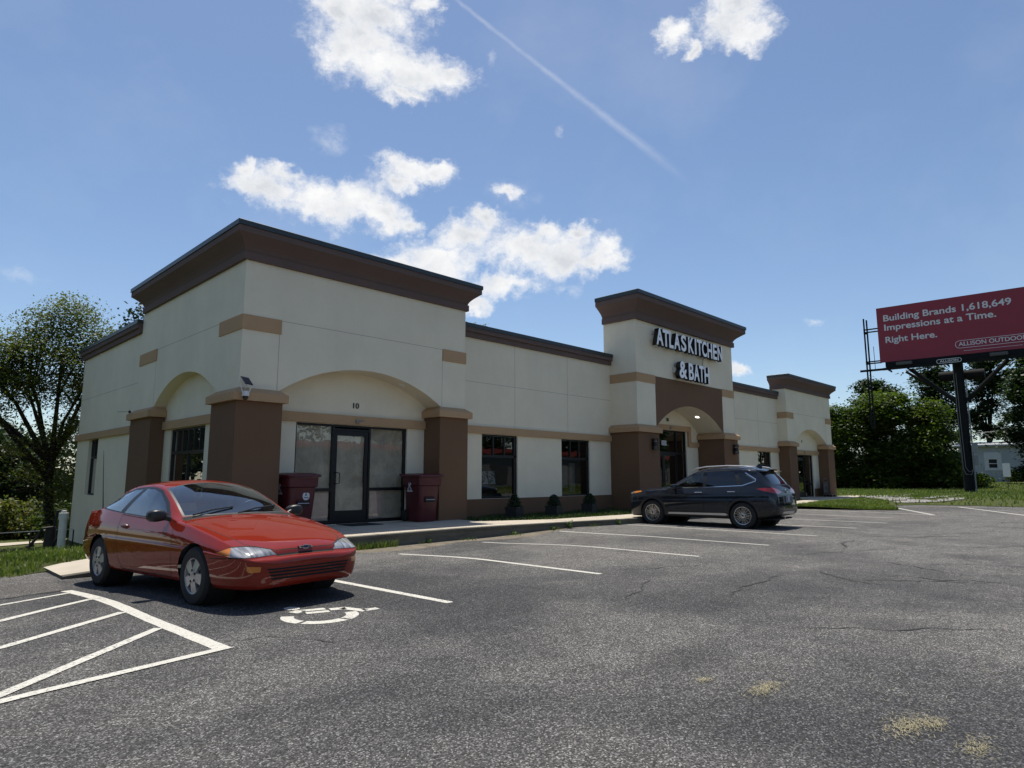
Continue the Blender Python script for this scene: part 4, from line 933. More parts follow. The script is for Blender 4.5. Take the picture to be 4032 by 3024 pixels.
# weeds sprouting along the kerb
def weed(x, y, z, h, n, label, mat=None):
    V, F = [], []
    for k in range(n):
        a = random.uniform(0, 6.283); l = random.uniform(.4, 1) * h; q = Vector((x, y, z)); d = Vector((math.cos(a) * .5, math.sin(a) * .5, 1)).normalized()
        for s in range(4): leaf_quad(V, F, q + d * l * (s + 1) / 4 + Vector((random.gauss(0, .02), random.gauss(0, .02), 0)), .032, .3)
        i = len(V); e = q + d * l; V += [q + Vector((-.003, 0, 0)), q + Vector((.003, 0, 0)), e + Vector((.002, 0, 0)), e - Vector((.002, 0, 0))]; F.append((i, i + 1, i + 2, i + 3))
    me = bpy.data.meshes.new('weed'); me.from_pydata([tuple(v) for v in V], [], F); tag(link('weed', me, mat or M_SUMAC), label, 'weed', 'weeds along the kerb')
for x, h, n, lab in ((7.75, .12, 26, 'low spreading weed at the kerb foot right of the red car'), (9.3, .13, 6, 'single pale weed against the kerb face below the right bin'), (11.9, .16, 5, 'thin weed stalk at the kerb below the first planter'),
                     (13.75, .26, 16, 'tallest leafy weed growing in the kerb gap'), (13.2, .14, 10, 'small leafy weed just left of the tallest kerb weed'), (15.6, .18, 14, 'leafy weed at the kerb in front of the second display window')):
    y = np.interp(x, [k[0] for k in KERB], [k[1] for k in KERB]) - .07; weed(x, y, gz(x, y), h, n, lab)
blades('kerb_grass', [(7.2, 11.60), (8.4, 11.66), (8.4, 11.78), (7.2, 11.74)], 260, lambda x, y: gz(x, y), .16, .006, M_GRASS)
blades('kerb_grass', [(9, 11.72), (15.8, 11.02), (15.8, 11.12), (13.3, 11.52), (11.6, 11.75), (9, 11.82)], 380, lambda x, y: gz(x, y), .09, .006, M_GRASS, lambda x, y: max(0, math.sin(x * 4.4)) ** 2)
# tube-framed cart standing in the right-hand doorway
ct = empty('stock_cart', (41.95, 14.40, .155), 0, 'grey tube-framed cart with mesh back standing beside the far right door', 'cart')
M_TUBE = simple('grey tube', (.10, .10, .10), .45, .4)
mb = MB(); x0, x1, y = 41.62, 42.30, 14.55
mb.tube([(x0, y, .30), (x0, y, 1.12), (x0 + .05, y, 1.22), (x1 - .1, y, 1.22), (x1, y, 1.10), (x1, y, .30)], .022, 8); mb.tube([(x0, y, .85), (x1, y, .85)], .015, 6); mb.tube([(x0, y, .5), (x1, y, .5)], .015, 6)
mb.build('cart_frame', M_TUBE, ct); MB().box(x0 + .03, x1 - .03, y - .004, y + .004, .36, 1.05).build('mesh_back', simple('grey mesh', (.05, .048, .048), .8), ct)
MB().box(x0 - .02, x1 + .02, y - .45, y + .05, .27, .31).build('platform', M_TUBE, ct)
for cx in (x0 + .06, x1 - .06):
    for cy in (y - .38, y - .02): MB().lathe([(.02, -.02), (.055, -.02), (.055, .02), (.02, .02)], 14, (cx, cy, .212), 'x').build('castor', M_BLACK, ct)

# ------------------------------------------------------------------ billboard on its steel post
UD = Vector((0.070, -0.9976, 0)); ND = Vector((-0.9976, -0.070, 0))      # along the board to the right, and out of its face
BP = Vector((61.4, 10.6, 0))
BB = empty('billboard', tuple(BP), math.atan2(UD.y, UD.x), 'dark red roadside billboard on a single black steel post in the grass', 'billboard')
M_RED = simple('dark red vinyl', (0.23, 0.017, 0.034), 0.55, 0, .06, .5); M_BSTEEL = simple('black painted steel', (0.010, 0.011, 0.012), 0.75, 0, .3, 3, spec=.15)
M_LETR = simple('pale print', (0.60, 0.60, 0.63), 0.6, 0, .03)
FA = 0.9           # face distance in front of the post axis;   local frame: x along, y = -out
MB().box(-5.27, 9.33, -FA, -FA + .18, 10.86, 15.52).build('panel', M_RED, BB, world=False)
def btext(s, u, z, w, cap, off=.012):
    me = text_mesh(s, w, cap, .008, off); place_text('lettering', me, M_LETR, BB, tuple(chain(BB) @ Vector((u, -FA - .006, z))), UD, (0, 0, 1))
btext('Building Brands 1,618,649', -4.78, 14.33, 8.62, .54, .018); btext('Impressions at a Time.', -4.76, 13.52, 7.60, .54, .018); btext('Right Here.', -4.74, 12.47, 3.66, .53, .018)
btext('ALLISON OUTDOOR', .28, 11.53, 4.28, .33, .012)
def oval(u0, u1, z0, z1, w, name, parent, y, mat):
    r = (z1 - z0) / 2; mb = MB(); pts = [(u1 - r + r * math.sin(a), (z0 + z1) / 2 + r * math.cos(a)) for a in np.linspace(0, math.pi, 13)] + [(u0 + r - r * math.sin(a), (z0 + z1) / 2 - r * math.cos(a)) for a in np.linspace(0, math.pi, 13)]
    inn = [(u1 - r + (r - w) * math.sin(a), (z0 + z1) / 2 + (r - w) * math.cos(a)) for a in np.linspace(0, math.pi, 13)] + [(u0 + r - (r - w) * math.sin(a), (z0 + z1) / 2 - (r - w) * math.cos(a)) for a in np.linspace(0, math.pi, 13)]
    mb.slab(pts, [inn], 'y', y - .006, y - .002); return mb.build(name, mat, parent, world=False)
oval(.05, 4.80, 11.36, 11.98, .035, 'logo_outline', BB, -FA, M_LETR); MB().box(.56, 4.25, -FA - .006, -FA - .002, 11.12, 11.145).build('rule', M_LETR, BB, world=False)
# apron with the maker's plate
MB().box(-4.9, 9.33, -FA + .02, -FA + .30, 10.42, 10.84).build('apron', M_BSTEEL, BB, world=False)
pl = MB().box(-1.20, .50, -FA - .94, -FA - .90, 10.14, 10.52).build('name_plate', M_BSTEEL, BB, world=False)
oval(-1.18, .48, 10.16, 10.50, .035, 'plate_outline', pl, -FA - .94, M_LETR)
me = text_mesh('ALLISON', 1.22, .17, .008, .015); place_text('plate_lettering', me, M_LETR, pl, tuple(chain(BB) @ Vector((-.96, -FA - .946, 10.245))), UD, (0, 0, 1))
mb = MB(); mb.lathe([(.36, -.2), (.36, 10.45)], 28, (0, 0, 0)); mb.build('post', M_BSTEEL, BB, world=False, auto=40)
mb = MB(); mb.lathe([(.40, -1.5), (.40, 1.5)], 24, (.15, .55, 9.40), 'x'); mb.build('torsion_tube', M_BSTEEL, BB, world=False, auto=40)
mb = MB(); mb.tube([(-.25, -.1, 7.15), (-3.15, -.55, 10.1)], .16, 8); mb.tube([(-.2, .3, 7.4), (-3.7, .7, 10.1)], .10, 8); mb.tube([(.25, -.1, 7.15), (3.3, -.55, 10.2)], .16, 8); mb.build('brace', M_BSTEEL, BB, world=False)
mb = MB(); mb.box(-6.65, 9.4, -1.75, -FA - .32, 10.16, 10.20); mb.box(-6.65, -4.7, -1.75, -1.70, 10.06, 10.24); mb.box(-4.95, 9.4, -1.72, -1.68, 10.05, 10.26)
for u in np.arange(-4.6, 9.2, 1.35): mb.box(u, u + .06, -1.74, -.3, 10.02, 10.16)
mb.build('catwalk', M_BSTEEL, BB, world=False)
mb = MB()
for u in (-3.6, 2.6): mb.box(u - .35, u + .75, -1.9, -1.45, 10.38, 10.62)
mb.build('flood_light', simple('flood lamp housing', (.05, .05, .052), .5), BB, world=False)
mb = MB()
for u in (-6.44, -6.22): mb.box(u - .05, u + .05, -.2, -.05, 5.4, 14.95 if u < -6.3 else 14.8)
mb.build('upright', M_BSTEEL, BB, world=False)
mb = MB()
for z in (13.62, 13.86, 10.90, 11.06): mb.box(-6.4, -5.2, -.7, -.55, z - .045, z + .045)
for z in (13.62, 10.95): mb.box(-6.4, -6.2, -.7, -.05, z - .05, z + .05)
mb.tube([(-5.72, -.6, 10.3), (-5.74, -.6, 12.35)], .022, 6); mb.build('outrigger', M_BSTEEL, BB, world=False)
mb = MB(); mb.tube([(-.30, -.37, 10.0), (-.28, -.37, 6), (-.24, -.38, 2.0), (-.1, -.42, 1.55), (.25, -.40, 1.5), (.36, -.3, 1.9)], .022, 6); mb.tube([(-.14, -.40, 9.5), (-.12, -.40, 5), (-.08, -.41, 2.1), (.1, -.42, 1.75), (.33, -.30, 1.8)], .02, 6); mb.build('cable', simple('grey cable', (.16, .16, .16), .6), BB, world=False)
mb = MB(); mb.box(.42, .78, -.30, .05, 3.2, 3.9); mb.tube([(.45, -.2, 0), (.45, -.2, 9)], .05, 6); mb.box(.5, .75, -.25, 0, 2.2, 3.0); mb.build('meter_box', simple('grey enclosure', (.22, .225, .23), .5), BB, world=False)
# small sign in the grass, grey house, wire beyond the board
sg = empty('roadside_sign', (69.38, 9.25, .75), 0, 'small white sign on a thin stake in the grass before the grey house', 'sign')
MB().box(69.36, 69.39, 8.98, 9.5, 1.35, 2.5).build('sign_plate', M_WHITE, sg); MB().tube([(69.4, 9.24, .3), (69.4, 9.24, 2.3)], .03, 6).build('stake', M_TUBE, sg)
hs = empty('grey_house', (92, 12, .8), R(6), 'small grey house with one white-framed window seen beyond the billboard post', 'house')
M_HGREY = simple('grey siding', (.42, .45, .49), .8, 0, .08, 1)
mb = MB(); mb.slab([(-8, -.7), (4.5, -.7), (4.5, 4.0), (-8, 3.95)], [[(1.0, 2.0), (1.95, 2.0), (1.95, 2.95), (1.0, 2.95)]], 'x', -1.0, -.8); mb.box(-.8, 6, -7.9, 4.4, -.7, 3.9); mb.build('house_wall', M_HGREY, hs, world=False)
mb = MB(); mb.slab([(-1.4, 3.95), (6.4, 3.95), (6.4, 4.05), (2.5, 4.6), (-1.4, 4.15)], [], 'y', -8.4, 4.9); mb.build('house_roof', simple('pale metal roof', (.42, .44, .46), .5, .3), hs, world=False)
w_ = MB().slab([(.55, 1.25), (2.15, 1.25), (2.15, 3.3), (.55, 3.3)], [[(1.0, 1.55), (1.75, 1.55), (1.75, 2.5), (1.0, 2.5)]], 'x', -1.06, -1.002).build('window', simple('white trim', (.62, .64, .68), .6), hs, world=False)
mb = MB(); mb.add([(-1.02, 1.0, 1.55), (-1.02, 1.75, 1.55), (-1.02, 1.75, 2.5), (-1.02, 1.0, 2.5)], [(0, 1, 2, 3)]); mb.build('pane', simple('dark pane', (.015, .017, .02), .1), w_, world=False)
MB().box(-1.05, -1.03, 1.0, 1.75, 1.98, 2.06).build('sash', MATS['white trim'], w_, world=False)
mb = MB(); mb.tube([(86.5, 22, 5.55), (86.6, 15.75, 5.94), (87.5, 9.8, 6.45), (88.5, 2, 7.2)], .035, 5); tag(mb.build('overhead_wire', simple('pale cable', (.4, .41, .42), .5)), 'thin pale overhead wire crossing in front of the trees right of the billboard post', 'wire')

# ------------------------------------------------------------------ things on the left, beyond the lawn
mb = MB(); mb.lathe([(.088, -.75), (.088, .40)], 20, (3.92, 19.62, 0)); pp = empty('vent_pipe', (3.92, 19.62, -.7), 0, 'white plastic standpipe with a cap beside the left end of the building', 'pipe')
M_PVC = simple('white pvc', (.60, .60, .56), .4); mb.build('pipe_shaft', M_PVC, pp, auto=40); mb = MB(); mb.lathe([(.105, .30), (.105, .46), (.06, .465), (.06, .52), (.03, .525)], 20, (3.92, 19.62, 0)); mb.build('pipe_cap', M_PVC, pp, auto=40)
im = empty('iron_implement', (4.35, 23.6, -1.1), 0, 'dark weathered iron garden implement with curved arms next to the white standpipe', 'garden implement')
M_IRON = simple('weathered iron', (.03, .027, .024), .7, .3, .4, 6)
mb = MB(); mb.lathe([(.15, -1.15), (.16, -.6), (.13, -.12), (.10, -.10)], 14, (4.42, 23.6, 0)); mb.build('drum', M_IRON, im, auto=40)
mb = MB(); mb.tube([(3.95, 23.6, -.62), (4.1, 23.55, -.40), (4.2, 23.5, -.14), (4.45, 23.5, -.12)], .04, 7); mb.tube([(3.85, 23.6, -.66), (4.05, 23.6, -.62)], .04, 7); mb.tube([(4.4, 23.5, -.75), (4.6, 23.45, -.4), (4.72, 23.45, -.25)], .04, 7); mb.tube([(4.5, 23.6, -.1), (4.55, 23.6, .35), (4.75, 23.6, .38)], .035, 7); mb.build('arm', M_IRON, im)
fn = empty('wire_fence', (4.4, 26.6, -1.3), 0, 'low single-rail wire fence on thin dark posts behind the garden implement', 'fence')
mb = MB(); mb.tube([(2.0, 27.0, -.5), (3.71, 26.74, -.44), (4.85, 26.56, -.41), (5.6, 26.5, -.40)], .010, 6); mb.build('rail', simple('galvanised wire', (.38, .39, .4), .4, .6), fn)
for x in (2.4, 4.44, 5.6): MB().tube([(x, 26.6 + (4.4 - x) * .15, -1.5), (x, 26.6 + (4.4 - x) * .15, -.42)], .022, 6).build('fence_post', M_IRON, fn)
sheet_poly('garden_path', [(-4, 33.2), (1, 33.1), (4.6, 33.1), (6, 33.6), (8, 33.9), (8, 34.8), (6, 34.6), (1, 34.3), (-4, 34.4)], lambda x, y: tz(x, y), M_CONC, .03, 3)
def gable(name, loc, rz, L, Wd, hw, hr, label, wall, roof, post=False, eave=.3):
    t = empty(name, loc, rz, label, 'house' if L > 4 else 'shed'); 
    if post:
        mb = MB()
        for x in (-L / 2 + .2, -L / 6, L / 6, L / 2 - .2): mb.box(x - .08, x + .08, -Wd / 2 + .1, -Wd / 2 + .26, 0, hw)
        mb.build('porch_post', MATS['white trim'], t, world=False); MB().box(-L / 2 + .3, L / 2 - .3, -Wd / 2 + 1.6, Wd / 2, 0, hw).build('house_wall', wall, t, world=False)
    else: MB().box(-L / 2, L / 2, -Wd / 2, Wd / 2, 0, hw).build('house_wall', wall, t, world=False)
    MB().slab([(-Wd / 2 - eave, hw - .05), (Wd / 2 + eave, hw - .05), (0, hw + hr)], [], 'x', -L / 2 - eave, L / 2 + eave).build('house_roof', roof, t, world=False)
    return t
M_SHING = simple('grey shingles', (.13, .125, .12), .9, 0, .2, 4)
gable('bungalow', (19.3, 114.5, -5.4), R(-10), 5.0, 6, 2.15, 1.75, 'far grey-roofed bungalow with a porch seen under the left tree', simple('pale render', (.6, .59, .56), .8), M_SHING, True)
gable('bungalow', (14.5, 119, -5.2), R(-6), 4.6, 6, 2.3, 1.2, 'far low white bungalow left of the porch bungalow, half behind yellow bushes', MATS['pale render'], simple('pale roof', (.5, .49, .46), .8), False)
gable('garden_shed', (10.9, 47.3, -1.45), R(20), 2.3, 3.0, 1.25, .5, 'small blue-grey shed tucked against the left end of the building', simple('blue grey boards', (.12, .15, .17), .8), simple('dark shed roof', (.05, .045, .04), .9))

# ------------------------------------------------------------------ cars: one lofted skin, then panels, glass and lamps cut out of it
def pchip(knots):
    x = np.array([k[0] for k in knots], float); y = np.array([k[1] for k in knots], float)
    h = np.diff(x); d = np.diff(y) / h; m = np.zeros(len(x)); m[0], m[-1] = d[0], d[-1]
    for i in range(1, len(x) - 1):
        if d[i - 1] * d[i] > 0:
            w1, w2 = 2 * h[i] + h[i - 1], h[i] + 2 * h[i - 1]; m[i] = (w1 + w2) / (w1 / d[i - 1] + w2 / d[i])
    def f(t):
        i = int(np.clip(np.searchsorted(x, t) - 1, 0, len(x) - 2)); u = min(1, max(0, (t - x[i]) / h[i])); a = h[i]
        return float((2 * u ** 3 - 3 * u ** 2 + 1) * y[i] + (u ** 3 - 2 * u ** 2 + u) * a * m[i] + (-2 * u ** 3 + 3 * u ** 2) * y[i + 1] + (u ** 3 - u ** 2) * a * m[i + 1])
    return f
def inset(poly, d):
    P = [Vector(p) for p in poly]; n = len(P); A = sum(P[i].x * P[(i + 1) % n].y - P[(i + 1) % n].x * P[i].y for i in range(n)); sg = 1 if A > 0 else -1; o = []
    for i in range(n):
        e0 = (P[i] - P[i - 1]).normalized(); e1 = (P[(i + 1) % n] - P[i]).normalized(); n0 = Vector((-e0.y, e0.x)) * sg; n1 = Vector((-e1.y, e1.x)) * sg; m = n0 + n1
        m = m / max(0.35, m.dot(n0)); o.append(tuple(P[i] + m * d))
    return o
class Skin:
    def __init__(s, C, ghr, stations):
        """C: dict of pchip curves; ghr: (start, end) of the greenhouse along s"""
        s.C = C; bm = s.bm = bmesh.new(); s.reg = bm.faces.layers.int.new('reg'); s.tg = bm.faces.layers.int.new('tag'); s.names = {}
        rows = []
        for st in stations:
            c = {k: f(st) for k, f in C.items()}; g = ss(ghr[0] - .06, ghr[0] + .02, st) * (1 - ss(ghr[1] - .02, ghr[1] + .06, st))
            yb, zb, zt, ym = c['yb'], c['zb'], c['zt'], c['ym']; zm = C['zm'](st); zl = c['zl']; ysl = ym - c.get('tuck', .05)
            zm = min(max(zm, zl + .03), zb - .01)
            top = lambda y: zb + (zt - zb) * (1 - min(1, abs(y) / yb) ** 2.6)
            yr_h = .84 * yb; yr = yr_h * (1 - g) + c['yr'] * g; zr = top(yr_h) * (1 - g) + c['zr'] * g
            pts = [(0, zl, 0), (ysl * .5, zl, 0), (ysl - .05, zl, 0)]
            K = [(ysl - .05, zl), (ysl, zl + .035), (ym - .012, zl + (zm - zl) * .5), (ym, zm), (ym - .011, zm + (zb - zm) * .13), (ym - .35 * (ym - yb) * .5 - .010, zm + (zb - zm) * .5), (yb, zb)]
            def cr(p0, p1, p2, p3, u): return .5 * (2 * p1 + (p2 - p0) * u + (2 * p0 - 5 * p1 + 4 * p2 - p3) * u * u + (3 * p1 - p0 - 3 * p2 + p3) * u ** 3)
            for i in range(len(K) - 1):
                a = K[max(0, i - 1)]; b = K[i]; d = K[i + 1]; e = K[min(len(K) - 1, i + 2)]
                for u in ((.5, 1.0) if i == 0 else (.25, .5, .75, 1.0)): pts.append((cr(a[0], b[0], d[0], e[0], u), cr(a[1], b[1], d[1], e[1], u), 1))
            n = 8
            for k in range(1, n + 1):
                u = k / n; y = yb + (yr - yb) * u; z = zb + (zr - zb) * u
                if g < 1: zh = top(y); z = z * g + zh * (1 - g)
                pts.append((y + .022 * g * math.sin(math.pi * u), z, 2))
            n = 10
            for k in range(1, n + 1):
                y = yr * (1 - k / n); zz = zr + (zt - zr) * (1 - (y / yr) ** 2.2); zz = zz * g + top(y) * (1 - g); pts.append((y, zz, 3))
            rows.append((st, pts))
        m = len(rows[0][1]); vr = []
        for st, pts in rows:
            L = [bm.verts.new((st, y, z)) for y, z, _ in pts]; Rr = [L[0]] + [bm.verts.new((st, -y, z)) for y, z, _ in pts[1:-1]] + [L[-1]]; vr.append((L, Rr))
        for i in range(len(rows) - 1):
            for side in (0, 1):
                A, B = vr[i][side], vr[i + 1][side]
                for j in range(m - 1):
                    f = bm.faces.new((A[j], A[j + 1], B[j + 1], B[j])); f[s.reg] = rows[i][1][j + 1][2]
        for e in (0, -1):
            f = bm.faces.new(vr[e][0] + vr[e][1][1:-1][::-1]); f[s.reg] = 4 if e == 0 else 5
        bmesh.ops.recalc_face_normals(bm, faces=bm.faces)
    def cut(s, poly, U, V, filt, tag=None, keep=None):
        """poly in (p.U, p.V); filt(face centre, region) limits the faces touched"""
        U, V = Vector(U), Vector(V); bm = s.bm
        us = [p[0] for p in poly]; vs = [p[1] for p in poly]; b = (min(us) - .02, max(us) + .02, min(vs) - .02, max(vs) + .02)
        def near(f):
            if not filt(f.calc_center_median(), f[s.reg]): return False
            q = [(v.co.dot(U), v.co.dot(V)) for v in f.verts]
            return max(a for a, _ in q) > b[0] and min(a for a, _ in q) < b[1] and max(a for _, a in q) > b[2] and min(a for _, a in q) < b[3]
        F = [f for f in bm.faces if near(f)]
        if not F: return 0
        n = len(poly)
        for i in range(n):
            a, c = Vector(poly[i]), Vector(poly[(i + 1) % n]); d = c - a
            nn = U * d.y - V * d.x; k = d.y * a.x - d.x * a.y; co = nn * (k / nn.length_squared)
            # the projection axes may not be orthogonal, so solve the plane by its offset
            geom = set(F)
            for f in F: geom.update(f.edges); geom.update(f.verts)
            r = bmesh.ops.bisect_plane(bm, geom=list(geom), dist=1e-5, plane_co=co, plane_no=nn)
            F = list({f for f in r['geom'] if isinstance(f, bmesh.types.BMFace)})
        c = 0
        for f in F:
            p = f.calc_center_median()
            if tag is not None and in_poly(p.dot(U), p.dot(V), poly) and filt(p, f[s.reg]) and (keep is None or keep(f[s.tg])): f[s.tg] = tag; c += 1
        return c
    def panel(s, poly, U, V, filt, tag, seam, gap=.010):
        s.cut(poly, U, V, filt, seam); s.cut(inset(poly, gap), U, V, filt, tag)
    def split(s, spec, root, flip=True):
        """spec: list of (tag, name, material, parent tag or None); returns objects by tag"""
        bm = s.bm; bm.normal_update(); out = {}
        for v in bm.verts: v.co.x = -v.co.x
        bmesh.ops.reverse_faces(bm, faces=bm.faces); bm.normal_update()
        by = {}
        for f in bm.faces: by.setdefault(f[s.tg], []).append(f)
        for tagv, name, mat, par in spec:
            fs = by.get(tagv)
            if not fs: continue
            todo = set(fs); pieces = []
            if name in ('body', 'door'): pieces = [fs]
            else:
                while todo:
                    f = todo.pop(); grp = [f]; stack = [f]
                    while stack:
                        for v in stack.pop().verts:
                            for g in v.link_faces:
                                if g in todo: todo.remove(g); grp.append(g); stack.append(g)
                    pieces.append(grp)
                pieces.sort(key=len, reverse=True); pieces = [p for p in pieces if len(p) > 2 or p is pieces[0]]
            for grp in pieces:
                idx = {}; V = []; N = []; F = []
                for f in grp:
                    q = []
                    for v in f.verts:
                        if v not in idx: idx[v] = len(V); V.append(v.co[:]); N.append(v.normal[:])
                        q.append(idx[v])
                    F.append(q)
                me = bpy.data.meshes.new(name); me.from_pydata(V, [], F)
                o = link(name, me, mat, out[par] if par is not None else root, True); me.normals_split_custom_set_from_vertices(N); out.setdefault(tagv, o)
        bm.free(); return out
SIDE = lambda sg: (lambda p, r: r in (1, 2) and p.y * sg > .25)
def carpaint(name, col, metal, rough, coat=1.0, spec=0.0):
    m, nt = newmat(name); t = NT(nt); c = t.coord(); d = t.noise(c, 3.5, 5, .6); fl = t.noise(c, 900, 1, .5)
    cc = t.mix(t.ramp(fl, [(.35, 0.0), (.65, 1.0)]), tuple(x * .8 for x in col), tuple(min(1, x * 1.2) for x in col))
    cc = t.mix(t.math('MULTIPLY', t.ramp(d, [(.5, 0.0), (.85, 1.0)]), .03), cc, (.16, .14, .12))      # road dust
    t.out(t.pbr(cc, t.math('ADD', rough, t.math('MULTIPLY', d, .1)), metal, coat=coat, coat_rough=.02, spec=spec)); return m
M_TYRE = simple('tyre rubber', (.018, .018, .018), .85, 0, .25, 20, .2, 60); M_HUB = simple('silver wheel', (.52, .52, .54), .34, .75, .06); M_ALLOY = simple('machined alloy', (.62, .62, .63), .25, .9, .05)
M_GAP = simple('panel gap', (.004, .004, .004), .9); M_TRIM = simple('black car trim', (.016, .016, .017), .4); M_CHROME = simple('chrome', (.75, .75, .76), .08, 1.0, .02)
M_CGLASS = glass('car glass', (.50, .56, .55), 1.5, .0, .0); M_TINT = glass('tinted car glass', (.03, .032, .036), 1.2, .0, .0); M_SGLASS = glass('green car glass', (.26, .30, .29), 1.2, .0, .0); M_SEAT = simple('grey seat cloth', (.10, .105, .115), .9, 0, .2, 20); M_DASH = simple('dash plastic', (.05, .052, .056), .7)
M_AMBER = simple('amber lens', (.55, .17, .015), .15, 0, .1, 8, 0, 10, 1.0); M_REDL = simple('red lens', (.28, .012, .014), .12, 0, .2, 14, 0, 10, 1.0)
def lampglass():
    m, nt = newmat('headlamp'); t = NT(nt); c = t.coord(); v = t.noise(t.map(c, (1, 14, 3)), 2, 2, .5)
    cc = t.ramp(v, [(.35, .16), (.52, .34), (.7, .55)]); t.out(t.pbr(cc, .12, .35, t.bump(v, .25, .01), 1.0)); return m
M_LAMP = lampglass()
def wheel_parts(kind, r, w, rim):
    """returns list of (name, mesh, material, index of parent in the list); axis along y, outer face at +y"""
    mb = MB(); prof = [(rim - .005, -w / 2 + .01), (rim + .03, -w / 2), (r - .03, -w / 2 + .004), (r - .006, -w / 2 + .03), (r, -w / 2 + .05)]
    for k in (-.2, 0, .2): prof += [(r, k * w - .008), (r - .008, k * w - .004), (r - .008, k * w + .004), (r, k * w + .008)]
    prof += [(r, w / 2 - .05), (r - .006, w / 2 - .03), (r - .03, w / 2 - .004), (rim + .03, w / 2), (rim - .005, w / 2 - .01)]
    mb.lathe(prof, 44, (0, 0, 0), 'y', cap=False); L = [('tyre', mb, M_TYRE, 40)]
    mb = MB(); yo = w / 2 - .012
    lp = MB() if kind != 'cover' else mb
    lp.lathe([(rim, -w / 2 + .01), (rim - .02, -w / 2 + .03), (rim - .025, 0), (rim - .012, yo - .02), (rim - .008, yo), (rim, yo + .004), (rim + .004, yo)], 44, (0, 0, 0), 'y', cap=False)
    if kind != 'cover': mb.lathe([(rim + .003, yo), (rim + .002, yo + .005), (rim - .012, yo + .002), (rim - .013, yo - .006)], 44, (0, 0, 0), 'y', cap=False)
    bk = MB(); bk.v, bk.f, bk.mi = (list(lp.v), list(lp.f), list(lp.mi)) if kind != 'cover' else ([], [], [])
    bk.lathe([(.01, -.02), (rim - .02, -.02)], 32, (0, 0, 0), 'y', cap=False); bk.lathe([(.13, .0), (.13, .012), (.01, .012)], 28, (0, 0, 0), 'y', cap=False)
    def rot(a, x, z): return (x * math.cos(a) - z * math.sin(a), x * math.sin(a) + z * math.cos(a))
    def bar(a, r0, r1, w0, w1, y0, y1, th=.03, off=0.0):
        q = []
        for rr, ww, yy in ((r0, w0, y0), (r1, w1, y1)):
            for sx, dy in ((-1, 0), (1, 0), (1, -th), (-1, -th)): X, Z = rot(a, sx * ww / 2 + off * (rr - r0) / (r1 - r0), rr); q.append((X, yy + dy, Z))
        mb.add(q, [(0, 1, 5, 4), (1, 2, 6, 5), (2, 3, 7, 6), (3, 0, 4, 7), (0, 3, 2, 1), (4, 5, 6, 7)])
    if kind == 'cover':      # five broad spokes with bolt dimples
        mb.lathe([(.085, yo - .03), (.082, yo + .004), (.05, yo + .012), (.004, yo + .014)], 30, (0, 0, 0), 'y', cap=False)
        for k in range(5): bar(2 * math.pi * k / 5, .06, rim - .008, .088, .118, yo + .006, yo - .004)
        dm = MB()
        for k in range(5): X, Z = rot(2 * math.pi * (k + .5) / 5, 0, .060); dm.lathe([(.015, yo + .008), (.013, yo + .016), (.002, yo + .016)], 10, (X, 0, Z), 'y', cap=False)
    else:
        mb.lathe([(.06, yo - .05), (.058, yo - .012), (.03, yo - .006), (.004, yo - .006)], 26, (0, 0, 0), 'y', cap=False)
        for k in range(5):
            a = 2 * math.pi * k / 5
            bar(a, .045, rim - .01, .016, .011, yo - .012, yo - .004, .035, .055); bar(a, .045, rim - .01, .016, .011, yo - .012, yo - .004, .035, -.055)
            bar(a + .628, .045, rim - .01, .012, .010, yo - .014, yo - .004, .035, .028); bar(a + .628, .045, rim - .01, .012, .010, yo - .014, yo - .004, .035, -.028)
            pass
        dm = MB(); dm.lathe([(.026, yo - .004), (.02, yo), (.002, yo)], 14, (0, 0, 0), 'y', cap=False)
    L += [('rim', mb, M_HUB if kind == 'cover' else M_ALLOY, 35), ('brake_disc', bk, simple('shadowed brake', (.03, .03, .03), .6), 35), ('wheel_nuts', dm, M_TRIM, 35)]
    return L
def add_wheels(root, kind, r, w, rim, wb, yc):
    first = None
    for sx in (0, -wb):
        for sg in (1, -1):
            h = bpy.data.objects.new('wheel', None); COL.objects.link(h); h.parent = root; h.location = (sx, sg * yc, r - .012); h.rotation_euler = (0, random.uniform(0, 1.2), 0 if sg > 0 else math.pi); h.empty_display_size = .1
            if first is None:
                first = [mb.build(nm, m, h, world=False, auto=au) for nm, mb, m, au in wheel_parts(kind, r, w, rim)]
            else:
                for o in first: c = o.copy(); COL.objects.link(c); c.parent = h
def seat(root, x, y, z, bench=0.0, back=.62):
    w = .25 if not bench else bench; mb = MB()
    mb.rects([(x - .22, x + .25, y - w, y + w, z), (x - .24, x + .27, y - w - .02, y + w + .02, z + .07), (x - .22, x + .25, y - w + .02, y + w - .02, z + .14)])
    for k in range(4):
        a, b = k / 4, (k + 1) / 4
        q = lambda t, e: [(x - .20 - .22 * t - e, y - w * (1 - .18 * t), z + .1 + back * t), (x - .20 - .22 * t - e, y + w * (1 - .18 * t), z + .1 + back * t)]
        f0, f1 = q(a, 0), q(b, 0); r0, r1 = q(a, .13), q(b, .10); mb.rings([[f0[0], f0[1], r0[1], r0[0]], [f1[0], f1[1], r1[1], r1[0]]])
    for yy in ((y,) if not bench else (y - .35, y + .35)): mb.rects([(x - .52, x - .44, yy - .10, yy + .10, z + .1 + back), (x - .56, x - .44, yy - .13, yy + .13, z + back + .20), (x - .55, x - .46, yy - .10, yy + .10, z + back + .28)])
    mb.build('seat', M_SEAT, root, world=False, auto=30)
